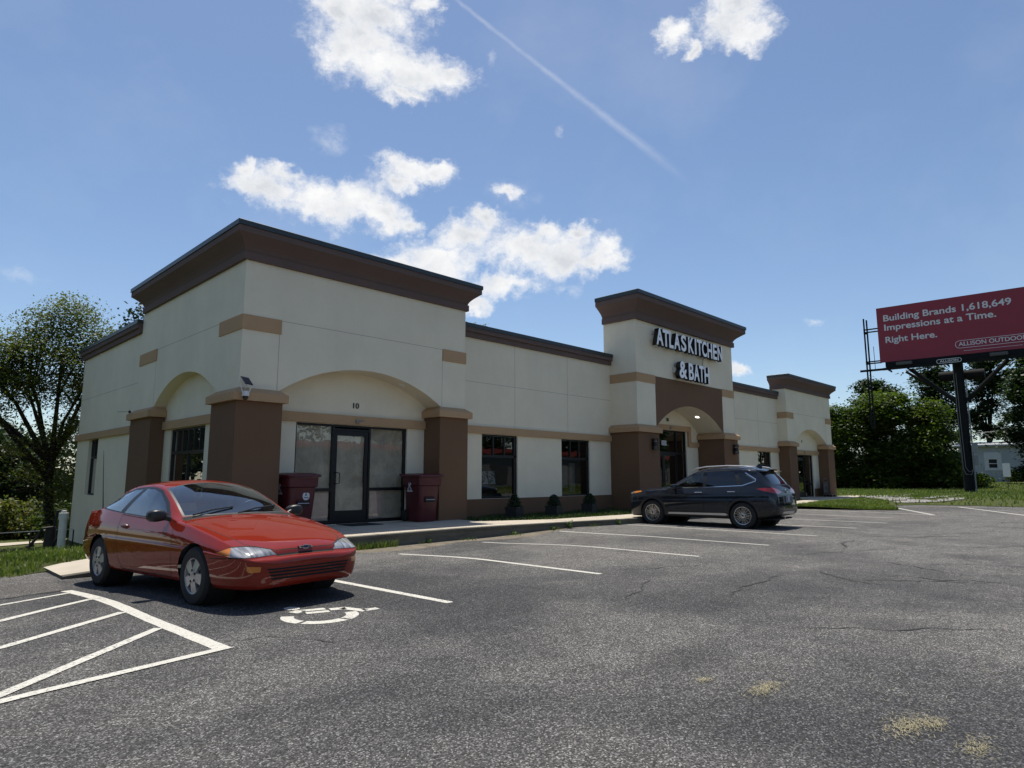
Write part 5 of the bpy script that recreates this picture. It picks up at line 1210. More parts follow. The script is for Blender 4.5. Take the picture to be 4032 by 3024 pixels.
def mirror(root, x, y, z, sg, mat, scale=1.0):
    mb = MB(); rings = []
    for t, wx, hz in ((0, .05, .035), (.06, .10, .075), (.14, .115, .088), (.20, .11, .08), (.235, .07, .05)):
        t *= scale; se = lambda v: math.copysign(abs(v) ** .5, v); rings.append([(x - .05 + wx * scale * se(math.cos(a)) * .7, y + sg * (.03 + t), z + .055 + hz * scale * se(math.sin(a)) * .86) for a in np.linspace(0, 6.283, 24, endpoint=False)])
    mb.rings(rings); mb.tube([(x, y - sg * .03, z - .01), (x - .01, y + sg * .07, z + .04)], .03, 8); o = mb.build('door_mirror', mat, root, world=False, auto=60); return o

# ---- red coupe
CAR = empty('red_coupe', (3.555, 7.60, -.0), R(-84.2), 'red two-door coupe parked nose-out in the accessible bay, whip aerial on its rear wing', 'car')
CAR.rotation_euler = (0, R(-1.0), R(-84.2))
P_ = dict(
 zt=[(-.945, .465), (-.93, .50), (-.89, .514), (-.845, .521), (-.82, .572), (-.76, .614), (-.5, .702), (-.2, .782), (.2, .860), (.5, .905), (.57, .915), (.64, .945), (1.0, 1.135), (1.33, 1.275), (1.45, 1.312), (1.7, 1.345), (2.0, 1.348), (2.3, 1.318), (2.46, 1.284), (2.8, 1.12), (3.05, .99), (3.12, .968), (3.35, .958), (3.52, .952), (3.58, .92), (3.62, .82), (3.64, .62)],
 zb=[(-.945, .445), (-.93, .475), (-.89, .493), (-.845, .502), (-.81, .537), (-.7, .583), (-.4, .682), (0, .770), (.4, .838), (.8, .868), (1.5, .885), (2.2, .922), (2.7, .955), (3.1, .945), (3.45, .93), (3.56, .89), (3.61, .80), (3.64, .60)],
 yb=[(-.945, .27), (-.935, .39), (-.91, .49), (-.85, .595), (-.75, .665), (-.6, .715), (-.4, .75), (.2, .770), (1.0, .775), (2.0, .775), (2.7, .755), (3.1, .725), (3.4, .69), (3.54, .635), (3.61, .54), (3.64, .40)],
 ym=[(-.945, .30), (-.935, .43), (-.91, .54), (-.85, .66), (-.75, .745), (-.6, .80), (-.4, .835), (0, .853), (1.0, .855), (2.6, .855), (3.0, .838), (3.3, .80), (3.5, .735), (3.6, .62), (3.64, .45)],
 zm=[(-.945, .45), (-.8, .50), (0, .56), (2.6, .60), (3.64, .5)],
 zl=[(-.945, .36), (-.92, .25), (-.85, .195), (-.4, .19), (0, .20), (2.6, .21), (3.2, .25), (3.5, .31), (3.64, .42)],
 yr=[(.5, .72), (.62, .705), (1.0, .64), (1.4, .58), (2.0, .565), (2.4, .575), (2.8, .615), (3.06, .665), (3.2, .66)],
 zr=[(.5, .86), (.62, .895), (1.0, 1.075), (1.35, 1.215), (1.55, 1.258), (1.8, 1.28), (2.1, 1.274), (2.4, 1.232), (2.6, 1.165), (2.85, 1.05), (3.06, .965), (3.2, .94)])
st = sorted(set([round(x, 4) for x in list(np.linspace(-.945, -.80, 22)) + list(np.arange(-.78, 3.3, .045)) + list(np.linspace(3.3, 3.64, 16)) + [.56, .60, .64, 1.40, 1.45, 2.46, 3.06]]))
K = Skin({k: pchip(v) for k, v in P_.items()}, (.58, 3.08), st)
T = dict(body=0, seam=1, doorR=2, doorL=3, ws=4, bl=5, wR=6, wL=7, qR=8, qL=9, pil=10, hlR=11, hlL=12, amR=13, amL=14, grille=15, fogR=16, fogL=17, hood=18, tail=19, dele=99, wframe=20)
SV = ((1, 0, 0), (0, 0, 1))
circ = lambda cx, cz, r, n=24: [(cx + r * math.cos(2 * math.pi * k / n), cz + r * math.sin(2 * math.pi * k / n)) for k in range(n)]
for sg, dr, w, q in ((-1, 'doorR', 'wR', 'qR'), (1, 'doorL', 'wL', 'qL')):
    f1 = lambda p, r, sg=sg: r == 1 and p.y * sg > .3; f2 = lambda p, r, sg=sg: r == 2 and p.y * sg > .3; fw = lambda p, r, sg=sg: r in (0, 1) and p.y * sg > .45
    K.panel([(.60, .868), (.53, .62), (.50, .40), (.53, .245), (1.92, .245), (2.00, .40), (2.06, .62), (2.10, .918), (1.5, .884)], *SV, f1, T[dr], T['seam'], .011)
    K.cut([(.71, .873), (1.06, 1.075), (1.40, 1.215), (1.60, 1.252), (1.86, 1.262), (2.20, 1.245), (2.42, 1.19), (2.64, 1.092), (2.87, .975), (2.2, .930), (1.5, .893)], *SV, f2, T['wframe'])
    K.cut([(.83, .900), (1.10, 1.055), (1.41, 1.185), (1.60, 1.225), (1.83, 1.236), (2.07, .935), (1.5, .905)], *SV, f2, T[w])
    K.cut([(1.96, 1.232), (2.15, 1.222), (2.40, 1.165), (2.61, 1.075), (2.78, .985), (2.20, .945)], *SV, f2, T[q])
    for cx, cz, r in ((0, .30, .350), (2.644, .305, .345)): K.cut(circ(cx, cz, r), *SV, fw, T['dele'])
    U = (.9, sg, 0); fh = lambda p, r, sg=sg: p.x < -.25 and p.y * sg > .2 and .47 < p.z < .70
    hl = [(-.40, .530), (-.31, .582), (-.15, .606), (.05, .620), (.22, .616), (.42, .566), (.20, .530), (-.05, .520)]
    hs = 1 if sg > 0 else -1
    K.cut(inset(hl, -.008), U, (0, 0, 1), fh, T['seam']); K.cut(hl, U, (0, 0, 1), fh, T['hlR' if sg < 0 else 'hlL'])
    K.cut([(.20, .50), (.20, .66), (.5, .66), (.5, .50)], U, (0, 0, 1), fh, T['amR' if sg < 0 else 'amL'], keep=lambda t: t in (T['hlR'], T['hlL']))
    K.cut([(-.235, .375), (-.245, .425), (-.06, .435), (-.055, .40), (-.09, .37)], U, (0, 0, 1), lambda p, r, sg=sg: p.x < -.5 and p.y * sg > .2 and p.z < .52, T['fogR' if sg < 0 else 'fogL'])
    K.cut([(-.92, .524), (-.60, .517), (-.35, .510), (-.35, .503), (-.60, .510), (-.92, .517)], *SV, f1, T['seam'])
FV = ((0, 1, 0), (0, 0, 1)); ff = lambda p, r: p.x < -.72
for a, b in ((.285, .308), (.318, .341), (.351, .374), (.384, .402)):
    e = (a - .31) * .45; K.cut([(-.46 - e, a), (.46 + e, a), (.48 + e, b), (-.48 - e, b)], *FV, ff, T['grille'])
K.cut([(-.862, -.36), (-.835, -.36), (-.835, .36), (-.862, .36)], (1, 0, 0), (0, 1, 0), lambda p, r: p.z > .49, T['seam'])
PV = ((1, 0, 0), (0, 1, 0)); ft = lambda p, r: r in (2, 3) and p.z > .50
K.cut([(.53, .70), (.545, .45), (.55, 0), (.545, -.45), (.53, -.70), (.62, -.71), (.64, 0), (.62, .71)], *PV, lambda p, r: r in (2, 3), T['seam'])
WS = [(.665, .645), (1.37, .532), (1.405, .3), (1.415, 0), (1.405, -.3), (1.37, -.532), (.665, -.645), (.615, -.35), (.605, 0), (.615, .35)]
K.cut(inset(WS, -.028), *PV, lambda p, r: r in (2, 3) and p.z > .85, T['pil']); K.cut(WS, *PV, lambda p, r: r in (2, 3) and p.z > .85, T['ws'])
BL = [(2.52, .51), (2.98, .60), (3.02, .3), (3.03, 0), (3.02, -.3), (2.98, -.60), (2.52, -.51), (2.49, -.3), (2.48, 0), (2.49, .3)]
K.cut(inset(BL, -.025), *PV, lambda p, r: r == 3 and p.z > .9, T['pil']); K.cut(BL, *PV, lambda p, r: r == 3 and p.z > .9, T['bl'])
HD = [(.515, .69), (-.2, .675), (-.6, .60), (-.74, .47), (-.815, .36), (-.825, 0), (-.815, -.36), (-.74, -.47), (-.6, -.60), (-.2, -.675), (.515, -.69), (.535, 0)]
K.panel(HD, *PV, lambda p, r: r in (2, 3) and p.z > .525 and p.x < .6, T['hood'], T['seam'], .009)
K.cut([(-.68, .72), (.68, .72), (.66, .86), (-.66, .86)], *FV, lambda p, r: p.x > 3.4, T['tail'])
M_RPAINT = carpaint('red metallic paint', (.205, .0195, .0095), .0, .45)
o = K.split([(0, 'body', M_RPAINT, None), (1, 'panel_seams', M_GAP, None), (2, 'door', M_RPAINT, None), (3, 'door', M_RPAINT, None), (18, 'hood', M_RPAINT, None), (4, 'windscreen', M_CGLASS, None), (5, 'rear_window', M_CGLASS, None), (20, 'window_frame', M_TRIM, None), (10, 'window_seal', M_TRIM, None),
             (6, 'window', M_CGLASS, 2), (7, 'window', M_CGLASS, 3), (8, 'quarter_window', M_CGLASS, None), (9, 'quarter_window', M_CGLASS, None), (11, 'headlight', M_LAMP, None), (12, 'headlight', M_LAMP, None), (13, 'turn_signal', M_AMBER, 11), (14, 'turn_signal', M_AMBER, 12), (15, 'grille', M_GAP, None), (16, 'bumper_lamp', M_AMBER, None), (17, 'bumper_lamp', M_AMBER, None), (19, 'tail_light', M_REDL, None)], CAR)
add_wheels(CAR, 'cover', .312, .19, .188, 2.644, .745)
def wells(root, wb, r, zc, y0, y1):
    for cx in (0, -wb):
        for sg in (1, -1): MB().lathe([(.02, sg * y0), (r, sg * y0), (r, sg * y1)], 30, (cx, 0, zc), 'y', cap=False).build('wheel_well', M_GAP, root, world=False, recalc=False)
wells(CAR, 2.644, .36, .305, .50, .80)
mb = MB(); mb.box(-3.0, -.55, -.72, .72, .24, .30); mb.rects([(-.95, -.58, -.70, .70, .60), (-1.0, -.56, -.70, .70, .84), (-.92, -.62, -.66, .66, .90)]); mb.box(-3.1, -2.7, -.66, .66, .30, .90); mb.build('dashboard', M_DASH, CAR, world=False)
for y in (.37, -.37): seat(CAR, -1.55, y, .36)
seat(CAR, -2.35, 0, .42, .58, .50)
MB().tube([(-1.02 + .05 * math.sin(a), .37 + .185 * math.cos(a), .88 + .18 * math.sin(a)) for a in np.linspace(0, 6.283, 25)], .016, 8).build('steering_wheel', M_TRIM, CAR, world=False)
for sg in (1, -1):
    mirror(CAR, -.76, sg * .755, .87, sg, M_TRIM, .92)
    MB().rings([[(-1.87 + .075 * math.cos(a) * k, sg * (.838 + d), .775 + .028 * math.sin(a) * k) for a in np.linspace(0, 6.283, 16, endpoint=False)] for k, d in ((1, -.02), (1, .0), (.8, .016), (.3, .022))]).build('handle', simple('door pull', (.12, .06, .06), .35), o[T['doorR' if sg < 0 else 'doorL']], world=False, auto=60)
for y0, y1 in ((-.58, .02), (-.02, .60)):
    MB().tube([(-.60, y0, .925), (-.66, y0 + .25, .972), (-.72, y1 - .05, 1.0)], .011, 6).build('wiper', M_TRIM, CAR, world=False)
MB().tube([(-2.98, -.70, .94), (-3.03, -.71, 1.35), (-3.07, -.72, 1.78)], [.008, .005, .003], 6).build('aerial', M_TRIM, CAR, world=False)
# the maker's bow-tie shaped badge at the nose
def bowtie():
    q = [(-.075, -.012), (-.03, -.012), (-.03, -.022), (.03, -.022), (.03, -.012), (.085, -.012), (.075, .012), (.03, .012), (.03, .022), (-.03, .022), (-.03, .012), (-.085, .012)]
    mb = MB(); f = [(.838, y * 1.0, .632 + z) for y, z in q]; mb.slab([(a, b + .585) for a, b in q], [], 'x', .800, .832); g = mb.build('badge', M_CHROME, CAR, world=False)
    mb = MB(); mb.slab([(a * .82, b * .66 + .585) for a, b in q], [], 'x', .832, .835); mb.build('badge_inlay', simple('blue enamel', (.03, .035, .12), .2), g, world=False)
bowtie()
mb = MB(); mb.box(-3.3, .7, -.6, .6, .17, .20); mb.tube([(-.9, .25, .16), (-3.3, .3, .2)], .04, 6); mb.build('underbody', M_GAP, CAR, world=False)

# ---- dark crossover
SUV = empty('dark_crossover', (17.48, 10.66, 0), R(93.2), 'dark blue-grey crossover parked nose-in beside the main entrance, silver roof rails and red tail lights', 'car')
P_ = dict(
 zt=[(-.91, .66), (-.895, .84), (-.85, .925), (-.74, .968), (-.5, 1.01), (-.1, 1.055), (.25, 1.078), (.45, 1.09), (.52, 1.12), (.9, 1.365), (1.2, 1.525), (1.36, 1.582), (1.7, 1.635), (2.2, 1.65), (2.75, 1.63), (2.95, 1.60), (3.07, 1.57), (3.14, 1.51), (3.28, 1.335), (3.42, 1.15), (3.49, 1.02), (3.535, .88), (3.56, .74), (3.575, .60)],
 zb=[(-.91, .62), (-.895, .78), (-.85, .865), (-.7, .912), (-.4, .945), (0, .975), (.5, 1.005), (1, 1.025), (2, 1.065), (2.7, 1.105), (3.1, 1.13), (3.3, 1.12), (3.43, 1.06), (3.50, .95), (3.54, .82), (3.575, .58)],
 yb=[(-.91, .40), (-.895, .54), (-.85, .65), (-.7, .745), (-.4, .79), (0, .815), (.5, .825), (2, .825), (2.8, .81), (3.2, .785), (3.42, .75), (3.51, .70), (3.55, .62), (3.575, .5)],
 ym=[(-.91, .38), (-.89, .56), (-.84, .71), (-.7, .84), (-.4, .912), (0, .925), (2.7, .925), (3.0, .915), (3.25, .885), (3.42, .835), (3.52, .765), (3.56, .68), (3.575, .58)],
 zm=[(-.91, .52), (-.7, .60), (0, .66), (2.6, .72), (3.3, .74), (3.575, .55)],
 zl=[(-.91, .40), (-.88, .28), (-.75, .22), (0, .23), (2.6, .25), (3.2, .29), (3.42, .34), (3.55, .40), (3.575, .47)],
 yr=[(.4, .76), (.52, .745), (.9, .69), (1.3, .64), (2, .625), (2.8, .615), (3.2, .60), (3.36, .60), (3.5, .62)],
 zr=[(.4, 1.02), (.52, 1.07), (.9, 1.295), (1.25, 1.468), (1.6, 1.545), (2.1, 1.57), (2.65, 1.55), (2.95, 1.508), (3.08, 1.46), (3.23, 1.32), (3.42, 1.10)])
st = sorted(set([round(x, 4) for x in list(np.linspace(-.91, -.72, 16)) + list(np.arange(-.70, 3.2, .055)) + list(np.linspace(3.2, 3.575, 22)) + [.46, .52, 1.36]]))
K = Skin({k: pchip(v) for k, v in P_.items()}, (.46, 3.40), st)
T = dict(seam=1, fdR=2, fdL=3, rdR=4, rdL=5, ws=6, rw=7, w=10, chrome=20, clad=21, silver=22, hlR=23, hlL=24, tlR=25, tlL=26, gr=27, pil=28, plate=29, gate=30, dele=99)
for sg, i in ((-1, 0), (1, 1)):
    f1 = lambda p, r, sg=sg: r == 1 and p.y * sg > .3; f2 = lambda p, r, sg=sg: r == 2 and p.y * sg > .3; fw = lambda p, r, sg=sg: r in (0, 1) and p.y * sg > .45
    K.panel([(.56, 1.0), (.50, .75), (.50, .40), (1.58, .40), (1.60, 1.045)], *SV, f1, T['fdR'] + i, T['seam'], .009)
    K.panel([(1.605, 1.045), (1.585, .40), (2.22, .40), (2.36, .66), (2.52, .84), (2.62, 1.095)], *SV, f1, T['rdR'] + i, T['seam'], .009)
    K.cut([(.60, 1.035), (.97, 1.285), (1.26, 1.44), (1.55, 1.518), (2.1, 1.538), (2.45, 1.515), (2.70, 1.465), (3.0, 1.29), (3.0, 1.235), (2.66, 1.118), (1.6, 1.062)], *SV, f2, T['pil'])
    for poly, tg in (([(.72, 1.075), (1.0, 1.265), (1.27, 1.408), (1.52, 1.475), (1.55, 1.075)], 10), ([(1.64, 1.485), (2.1, 1.503), (2.40, 1.482), (2.55, 1.125), (1.64, 1.08)], 12), ([(2.49, 1.47), (2.67, 1.435), (2.94, 1.275), (2.66, 1.142)], 14)): K.cut(poly, *SV, f2, tg + i)
    K.cut([(.62, 1.030), (1.6, 1.060), (2.66, 1.116), (3.0, 1.232), (3.015, 1.30), (2.71, 1.475), (2.69, 1.462), (2.99, 1.285), (2.98, 1.246), (2.65, 1.134), (1.6, 1.076), (.66, 1.048)], *SV, f2, T['chrome'])
    for cx in (0, 2.67): K.cut(circ(cx, .345, .455), *SV, lambda p, r, sg=sg: r in (0, 1) and p.y * sg > .45 and p.z < .80, T['clad'])
    K.cut([(.30, .2), (.30, .395), (2.4, .395), (2.4, .2)], *SV, fw, T['clad']); K.cut([(.48, .315), (.52, .362), (2.2, .385), (2.26, .345), (2.2, .325)], *SV, f1, T['silver'])
    for cx in (0, 2.67): K.cut(circ(cx, .345, .385), *SV, fw, T['dele'])
    U = (.9, sg, 0)
    K.cut([(-.22, .845), (-.1, .905), (.1, .935), (.3, .95), (.54, .94), (.3, .885), (.1, .86)], U, (0, 0, 1), lambda p, r, sg=sg: p.x < -.3 and p.y * sg > .25, T['hlR'] + i)
    K.cut([(.16, .78), (.16, .97), (.44, .97), (.44, .78)], U, (0, 0, 1), lambda p, r, sg=sg: p.x < -.2 and p.y * sg > .25, 31 + i, keep=lambda t, i=i: t == 23 + i)
    U = (-.9, sg, 0)
    tl = [(-2.85, .955), (-2.62, 1.035), (-2.35, 1.075), (-2.10, 1.070), (-1.90, 1.045), (-2.08, .985), (-2.35, .935), (-2.6, .915)]
    K.cut(tl, U, (0, 0, 1), lambda p, r, sg=sg: p.x > 2.6 and p.y * sg > .28, T['tlR'] + i)
fr = lambda p, r: p.x > 3.05
K.cut([(-.70, .2), (.70, .2), (.95, .2), (.95, .50), (.5, .475), (-.5, .475), (-.95, .50), (-.95, .2)], *FV, lambda p, r: p.x > 3.12, T['clad'])
K.cut([(-.46, .41), (-.40, .455), (.40, .455), (.46, .41), (.40, .37), (-.40, .37)], *FV, lambda p, r: p.x > 3.4, T['silver'])
K.cut([(-.60, 1.13), (.60, 1.13), (.53, 1.50), (-.53, 1.50)], *FV, fr, T['pil']); K.cut([(-.56, 1.16), (.56, 1.16), (.50, 1.485), (-.50, 1.485)], *FV, fr, T['rw'])
K.cut([(-.36, .665), (.36, .665), (.34, .86), (-.34, .86)], *FV, lambda p, r: p.x > 3.4, T['plate'])
K.cut([(-.66, .872), (.66, .872), (.66, .882), (-.66, .882)], *FV, lambda p, r: p.x > 3.4, T['seam'])
K.cut([(-.74, .60), (.74, .60), (.74, .61), (-.74, .61)], *FV, lambda p, r: p.x > 3.3, T['seam'])
K.cut([(-.36, .52), (.36, .52), (.42, .78), (-.42, .78)], *FV, lambda p, r: p.x < -.7, T['gr'])
K.cut([(.56, .66), (1.33, .58), (1.37, .3), (1.38, 0), (1.37, -.3), (1.33, -.58), (.56, -.66), (.50, -.3), (.495, 0), (.50, .3)], *PV, lambda p, r: r in (2, 3) and p.z > 1.02, T['ws'])
M_NPAINT = carpaint('navy grey paint', (.0125, .0155, .0225), .0, .3)
spec = [(0, 'body', M_NPAINT, None), (1, 'panel_seams', M_GAP, None)] + [(t, 'door', M_NPAINT, None) for t in (2, 3, 4, 5)] + [(28, 'window_surround', M_TRIM, None), (6, 'windscreen', M_CGLASS, None), (7, 'rear_window', M_TINT, None)]
spec += [(10, 'window', M_SGLASS, 2), (11, 'window', M_SGLASS, 3), (12, 'window', M_TINT, 4), (13, 'window', M_TINT, 5), (14, 'quarter_window', M_TINT, None), (15, 'quarter_window', M_TINT, None), (20, 'chrome_strip', M_CHROME, None), (21, 'wheel_arch_cladding', M_TRIM, None), (22, 'silver_skid_trim', M_HUB, None),
         (23, 'headlight', M_LAMP, None), (24, 'headlight', M_LAMP, None), (31, 'turn_signal', M_AMBER, 23), (32, 'turn_signal', M_AMBER, 24), (25, 'tail_light', M_REDL, None), (26, 'tail_light', M_REDL, None), (27, 'grille', M_GAP, None), (29, 'plate_recess', M_TRIM, None)]
o = K.split(spec, SUV)
add_wheels(SUV, 'alloy', .350, .225, .232, 2.67, .805)
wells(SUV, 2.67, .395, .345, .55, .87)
mb = MB(); mb.box(-3.3, -.45, -.78, .78, .36, .42); mb.rects([(-.9, -.5, -.74, .74, .7), (-.95, -.48, -.74, .74, 1.0), (-.86, -.56, -.7, .7, 1.06)]); mb.box(-3.35, -2.75, -.70, .70, .42, .95); mb.build('dashboard', M_DASH, SUV, world=False)
for y in (.38, -.38): seat(SUV, -1.50, y, .55)
seat(SUV, -2.45, 0, .58, .6, .56)
MB().tube([(-.98 + .05 * math.sin(a), .38 + .185 * math.cos(a), 1.06 + .18 * math.sin(a)) for a in np.linspace(0, 6.283, 25)], .016, 8).build('steering_wheel', M_TRIM, SUV, world=False)
for sg, fd, rd in ((1, 3, 5), (-1, 2, 4)):
    mirror(SUV, -.72, sg * .84, 1.02, sg, M_NPAINT, 1.05)
    for x, d, z in ((-1.42, fd, .925), (-2.36, rd, .955)):
        MB().tube([(x + .10, sg * .895, z), (x + .07, sg * .925, z + .004), (x - .09, sg * .925, z + .008), (x - .12, sg * .895, z + .008)], .014, 8).build('handle', M_CHROME, o[d], world=False)
    MB().tube([(-1.15, sg * .665, 1.50), (-1.30, sg * .66, 1.585), (-1.6, sg * .655, 1.63), (-2.2, sg * .645, 1.655), (-2.65, sg * .635, 1.638), (-2.88, sg * .63, 1.605), (-2.97, sg * .62, 1.55)], .018, 8).build('roof_rail', M_HUB, SUV, world=False)
    MB().box(-3.335, -3.30, sg * .50 - .03, sg * .50 + .03, .33, .36)
mb = MB(); mb.rings([[(-2.96, y, 1.598 - .05 * (y / .6) ** 2), (-3.24, y * .97, 1.562 - .05 * (y / .6) ** 2), (-3.24, y * .97, 1.54 - .05 * (y / .6) ** 2), (-3.02, y, 1.552 - .06 * (y / .6) ** 2)] for y in np.linspace(-.60, .60, 13)]); mb.build('spoiler', M_NPAINT, SUV, world=False, auto=50)
MB().box(-3.245, -3.235, -.2, .2, 1.543, 1.555).build('brake_light', M_REDL, SUV, world=False)
mb = MB(); mb.rings([[(-2.72, -.02, 1.62), (-2.72, .02, 1.62), (-2.92, .022, 1.60), (-2.92, -.022, 1.60)], [(-2.82, -.006, 1.70), (-2.82, .006, 1.70), (-2.91, .006, 1.695), (-2.91, -.006, 1.695)]]); mb.build('roof_aerial', M_TRIM, SUV, world=False)
def oval_ring(cy, cz, ry, rz, w, x, n=28):
    mb = MB(); a = np.linspace(0, 6.283, n, endpoint=False); mb.slab([(cy + ry * math.cos(t), cz + rz * math.sin(t)) for t in a], [[(cy + (ry - w) * math.cos(t), cz + (rz - w) * math.sin(t)) for t in a]], 'x', x, x + .012); return mb
mb = oval_ring(0, .985, .095, .055, .012, -3.535)
for y0, y1, z0, z1 in ((-.055, -.035, -.035, .03), (.035, .055, -.03, .035)): mb.add([(-3.536, y0, .985 + z0), (-3.536, y0 + .014, .985 + z0), (-3.536, y1 + .014, .985 + z1), (-3.536, y1, .985 + z1)], [(0, 1, 2, 3)])
mb.add([(-3.536, -.04, .978), (-3.536, .05, .985), (-3.536, .05, .996), (-3.536, -.04, .989)], [(0, 1, 2, 3)]); mb.build('badge', M_CHROME, SUV, world=False)
mb = MB(); mb.box(-3.58, -3.565, -.155, .155, .70, .85); pl = mb.build('licence_plate', simple('plate white', (.42, .47, .55), .5), SUV, world=False)
mb = MB(); mb.slab([(-.145, .71), (.145, .71), (.145, .84), (-.145, .84)], [[(-.05, .72), (.06, .72), (.06, .83), (-.05, .83)]], 'x', -3.582, -3.580); mb.build('plate_print', simple('plate blue', (.07, .10, .16), .5), pl, world=False)
MB().tube([(-3.5, .3, .30), (-3.56, .3, .30)], .035, 10).build('exhaust_tip', M_CHROME, SUV, world=False)
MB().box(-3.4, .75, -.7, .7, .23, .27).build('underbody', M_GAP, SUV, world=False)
mb = MB(); mb.tube([(-.50, -.4, 1.10), (-.57, .1, 1.15)], .011, 6); mb.tube([(-.50, .1, 1.10), (-.57, .55, 1.15)], .011, 6); mb.build('wiper', M_TRIM, SUV, world=False)

# ------------------------------------------------------------------ trees and bushes
def leaf_mesh(name, C, S, up=0.5, aspect=.55):
    n = len(C); N = RNG.normal(size=(n, 3)); N[:, 2] += up * 2; N /= np.linalg.norm(N, axis=1)[:, None]
    A = np.cross(N, RNG.normal(size=(n, 3))); A /= np.linalg.norm(A, axis=1)[:, None] + 1e-9; B = np.cross(N, A); S = S[:, None]
    V = np.empty((n, 4, 3)); V[:, 0] = C - A * S; V[:, 1] = C + B * S * aspect - N * S * .12; V[:, 2] = C + A * S - N * S * .3; V[:, 3] = C - B * S * aspect - N * S * .12
    me = bpy.data.meshes.new(name); me.vertices.add(4 * n); me.vertices.foreach_set('co', V.ravel()); me.loops.add(4 * n); me.loops.foreach_set('vertex_index', np.arange(4 * n)); me.polygons.add(n)
    me.polygons.foreach_set('loop_start', np.arange(n) * 4); me.polygons.foreach_set('loop_total', np.full(n, 4)); me.update(calc_edges=True); return me
def clumps(blobs, nclump, nleaf, csize, flat, inner=.45):
    """leaf centres: sprays spread through ellipsoids, denser near their skins"""
    w = np.array([b[3] * b[4] * b[5] for b in blobs]) ** .75; w /= w.sum(); idx = RNG.choice(len(blobs), nclump, p=w); B = np.array(blobs)[idx]
    d = RNG.normal(size=(nclump, 3)); d /= np.linalg.norm(d, axis=1)[:, None]; r = (inner + (1.06 - inner) * RNG.random(nclump) ** .6)[:, None]
    cc = B[:, :3] + d * r * B[:, 3:6]; sc = csize * RNG.uniform(.55, 1.35, nclump)
    P = RNG.normal(size=(nclump, nleaf, 3)) * (np.array([1, 1, flat]) * .5); P[:, :, 2] -= .22 * (P[:, :, 0] ** 2 + P[:, :, 1] ** 2)
    return (cc[:, None, :] + P * sc[:, None, None]).reshape(-1, 3)
def bark(name, col):
    m, nt = newmat(name); t = NT(nt); c = t.coord(); f = t.noise(t.map(c, (1, 1, .18)), 9, 6, .7); t.out(t.pbr(t.mix(t.ramp(f, [(.35, 0.0), (.65, 1.0)]), tuple(x * .45 for x in col), col), .95, 0, t.bump(f, .8, .03), spec=.15)); return m
M_BARK = bark('tree bark', (.085, .068, .052)); M_BARKD = bark('dark bark', (.035, .03, .026))
def tree(name, label, base, blobs, trunk_r, leaf, mat, nclump, nleaf, csize, flat=.45, up=.5, barkm=None, limbs=7, cat='tree', group=None, inner=.45, fork=.35, bare=0):
    t = empty(name, base, 0, label, cat, group); b = Vector(base); mb = MB(); top = max(q[2] + q[5] * .6 for q in blobs); cx = np.mean([q[0] for q in blobs]); cy = np.mean([q[1] for q in blobs])
    if trunk_r:
        fz = b.z + (top - b.z) * fork; F = Vector((b.x + (cx - b.x) * .35, b.y + (cy - b.y) * .35, fz))
        mb.tube([b + Vector((0, 0, -.3)), b + Vector((.05, 0, .4)), b.lerp(F, .5) + Vector((random.uniform(-.1, .1), random.uniform(-.1, .1), 0)), F], [trunk_r * 1.35, trunk_r, trunk_r * .85, trunk_r * .7], 10)
        for q in sorted(blobs, key=lambda q: -q[3] * q[4] * q[5])[:limbs]:
            E = Vector((q[0], q[1], q[2] + q[5] * .35)); S = b.lerp(F, random.uniform(.72, 1.0)); m = S.lerp(E, .5) + Vector((random.uniform(-.3, .3), random.uniform(-.3, .3), random.uniform(.1, .5)))
            mb.tube([S, S.lerp(m, .5), m, m.lerp(E, .6), E], [trunk_r * .55, trunk_r * .45, trunk_r * .33, trunk_r * .2, trunk_r * .06], 7)
            for _ in range(5):
                d = Vector((random.gauss(0, 1), random.gauss(0, 1), random.gauss(.2, .6))).normalized(); S2 = m.lerp(E, random.uniform(0, .9)); E2 = Vector((q[0] + d.x * q[3] * .9, q[1] + d.y * q[4] * .9, q[2] + d.z * q[5] * .9))
                mb.tube([S2, S2.lerp(E2, .5) + Vector((0, 0, .15)), E2], [trunk_r * .22, trunk_r * .13, trunk_r * .03], 5)
        for _ in range(bare):
            a = random.uniform(2.2, 4.6); S = b.lerp(F, random.uniform(.45, .95)); L = random.uniform(1.2, 2.6); E = S + Vector((math.cos(a) * L, math.sin(a) * L, random.uniform(-.2, .6))); mb.tube([S, S.lerp(E, .5) + Vector((0, 0, .2)), E], [.035, .022, .006], 5)
        mb.build('trunk', barkm or M_BARK, t, smooth=True)
    C = clumps(blobs, nclump, nleaf, csize, flat, inner); C[:, 2] = np.maximum(C[:, 2], b.z + .05)
    me = leaf_mesh('crown', C, leaf * RNG.uniform(.6, 1.3, len(C)), up); me.transform(chain(t).inverted()); link('crown', me, mat, t); return t
L_MID = leafmat('leaves mid green', (.034, .066, .012), (.078, .112, .024), .38, .35)
L_LIME = leafmat('leaves yellow green', (.035, .066, .010), (.086, .118, .022), .45, .6)
L_DARK = leafmat('leaves dark green', (.014, .030, .010), (.032, .056, .017), .28, .35)
L_OLIVE = leafmat('leaves olive', (.050, .075, .018), (.11, .125, .036), .48, .5, (.17, .13, .035))
L_CONIF = leafmat('conifer needles', (.014, .028, .014), (.030, .046, .022), .2, .6)
L_FLOW = leafmat('hedge leaves', (.06, .09, .022), (.12, .14, .045), .4, 1.2, (.42, .15, .02))
def rb(n, c, spread, size, zr):
    return [(c[0] + random.uniform(-1, 1) * spread[0], c[1] + random.uniform(-1, 1) * spread[1], random.uniform(*zr), size * random.uniform(.7, 1.25), size * random.uniform(.7, 1.25), size * random.uniform(.5, .95)) for _ in range(n)]
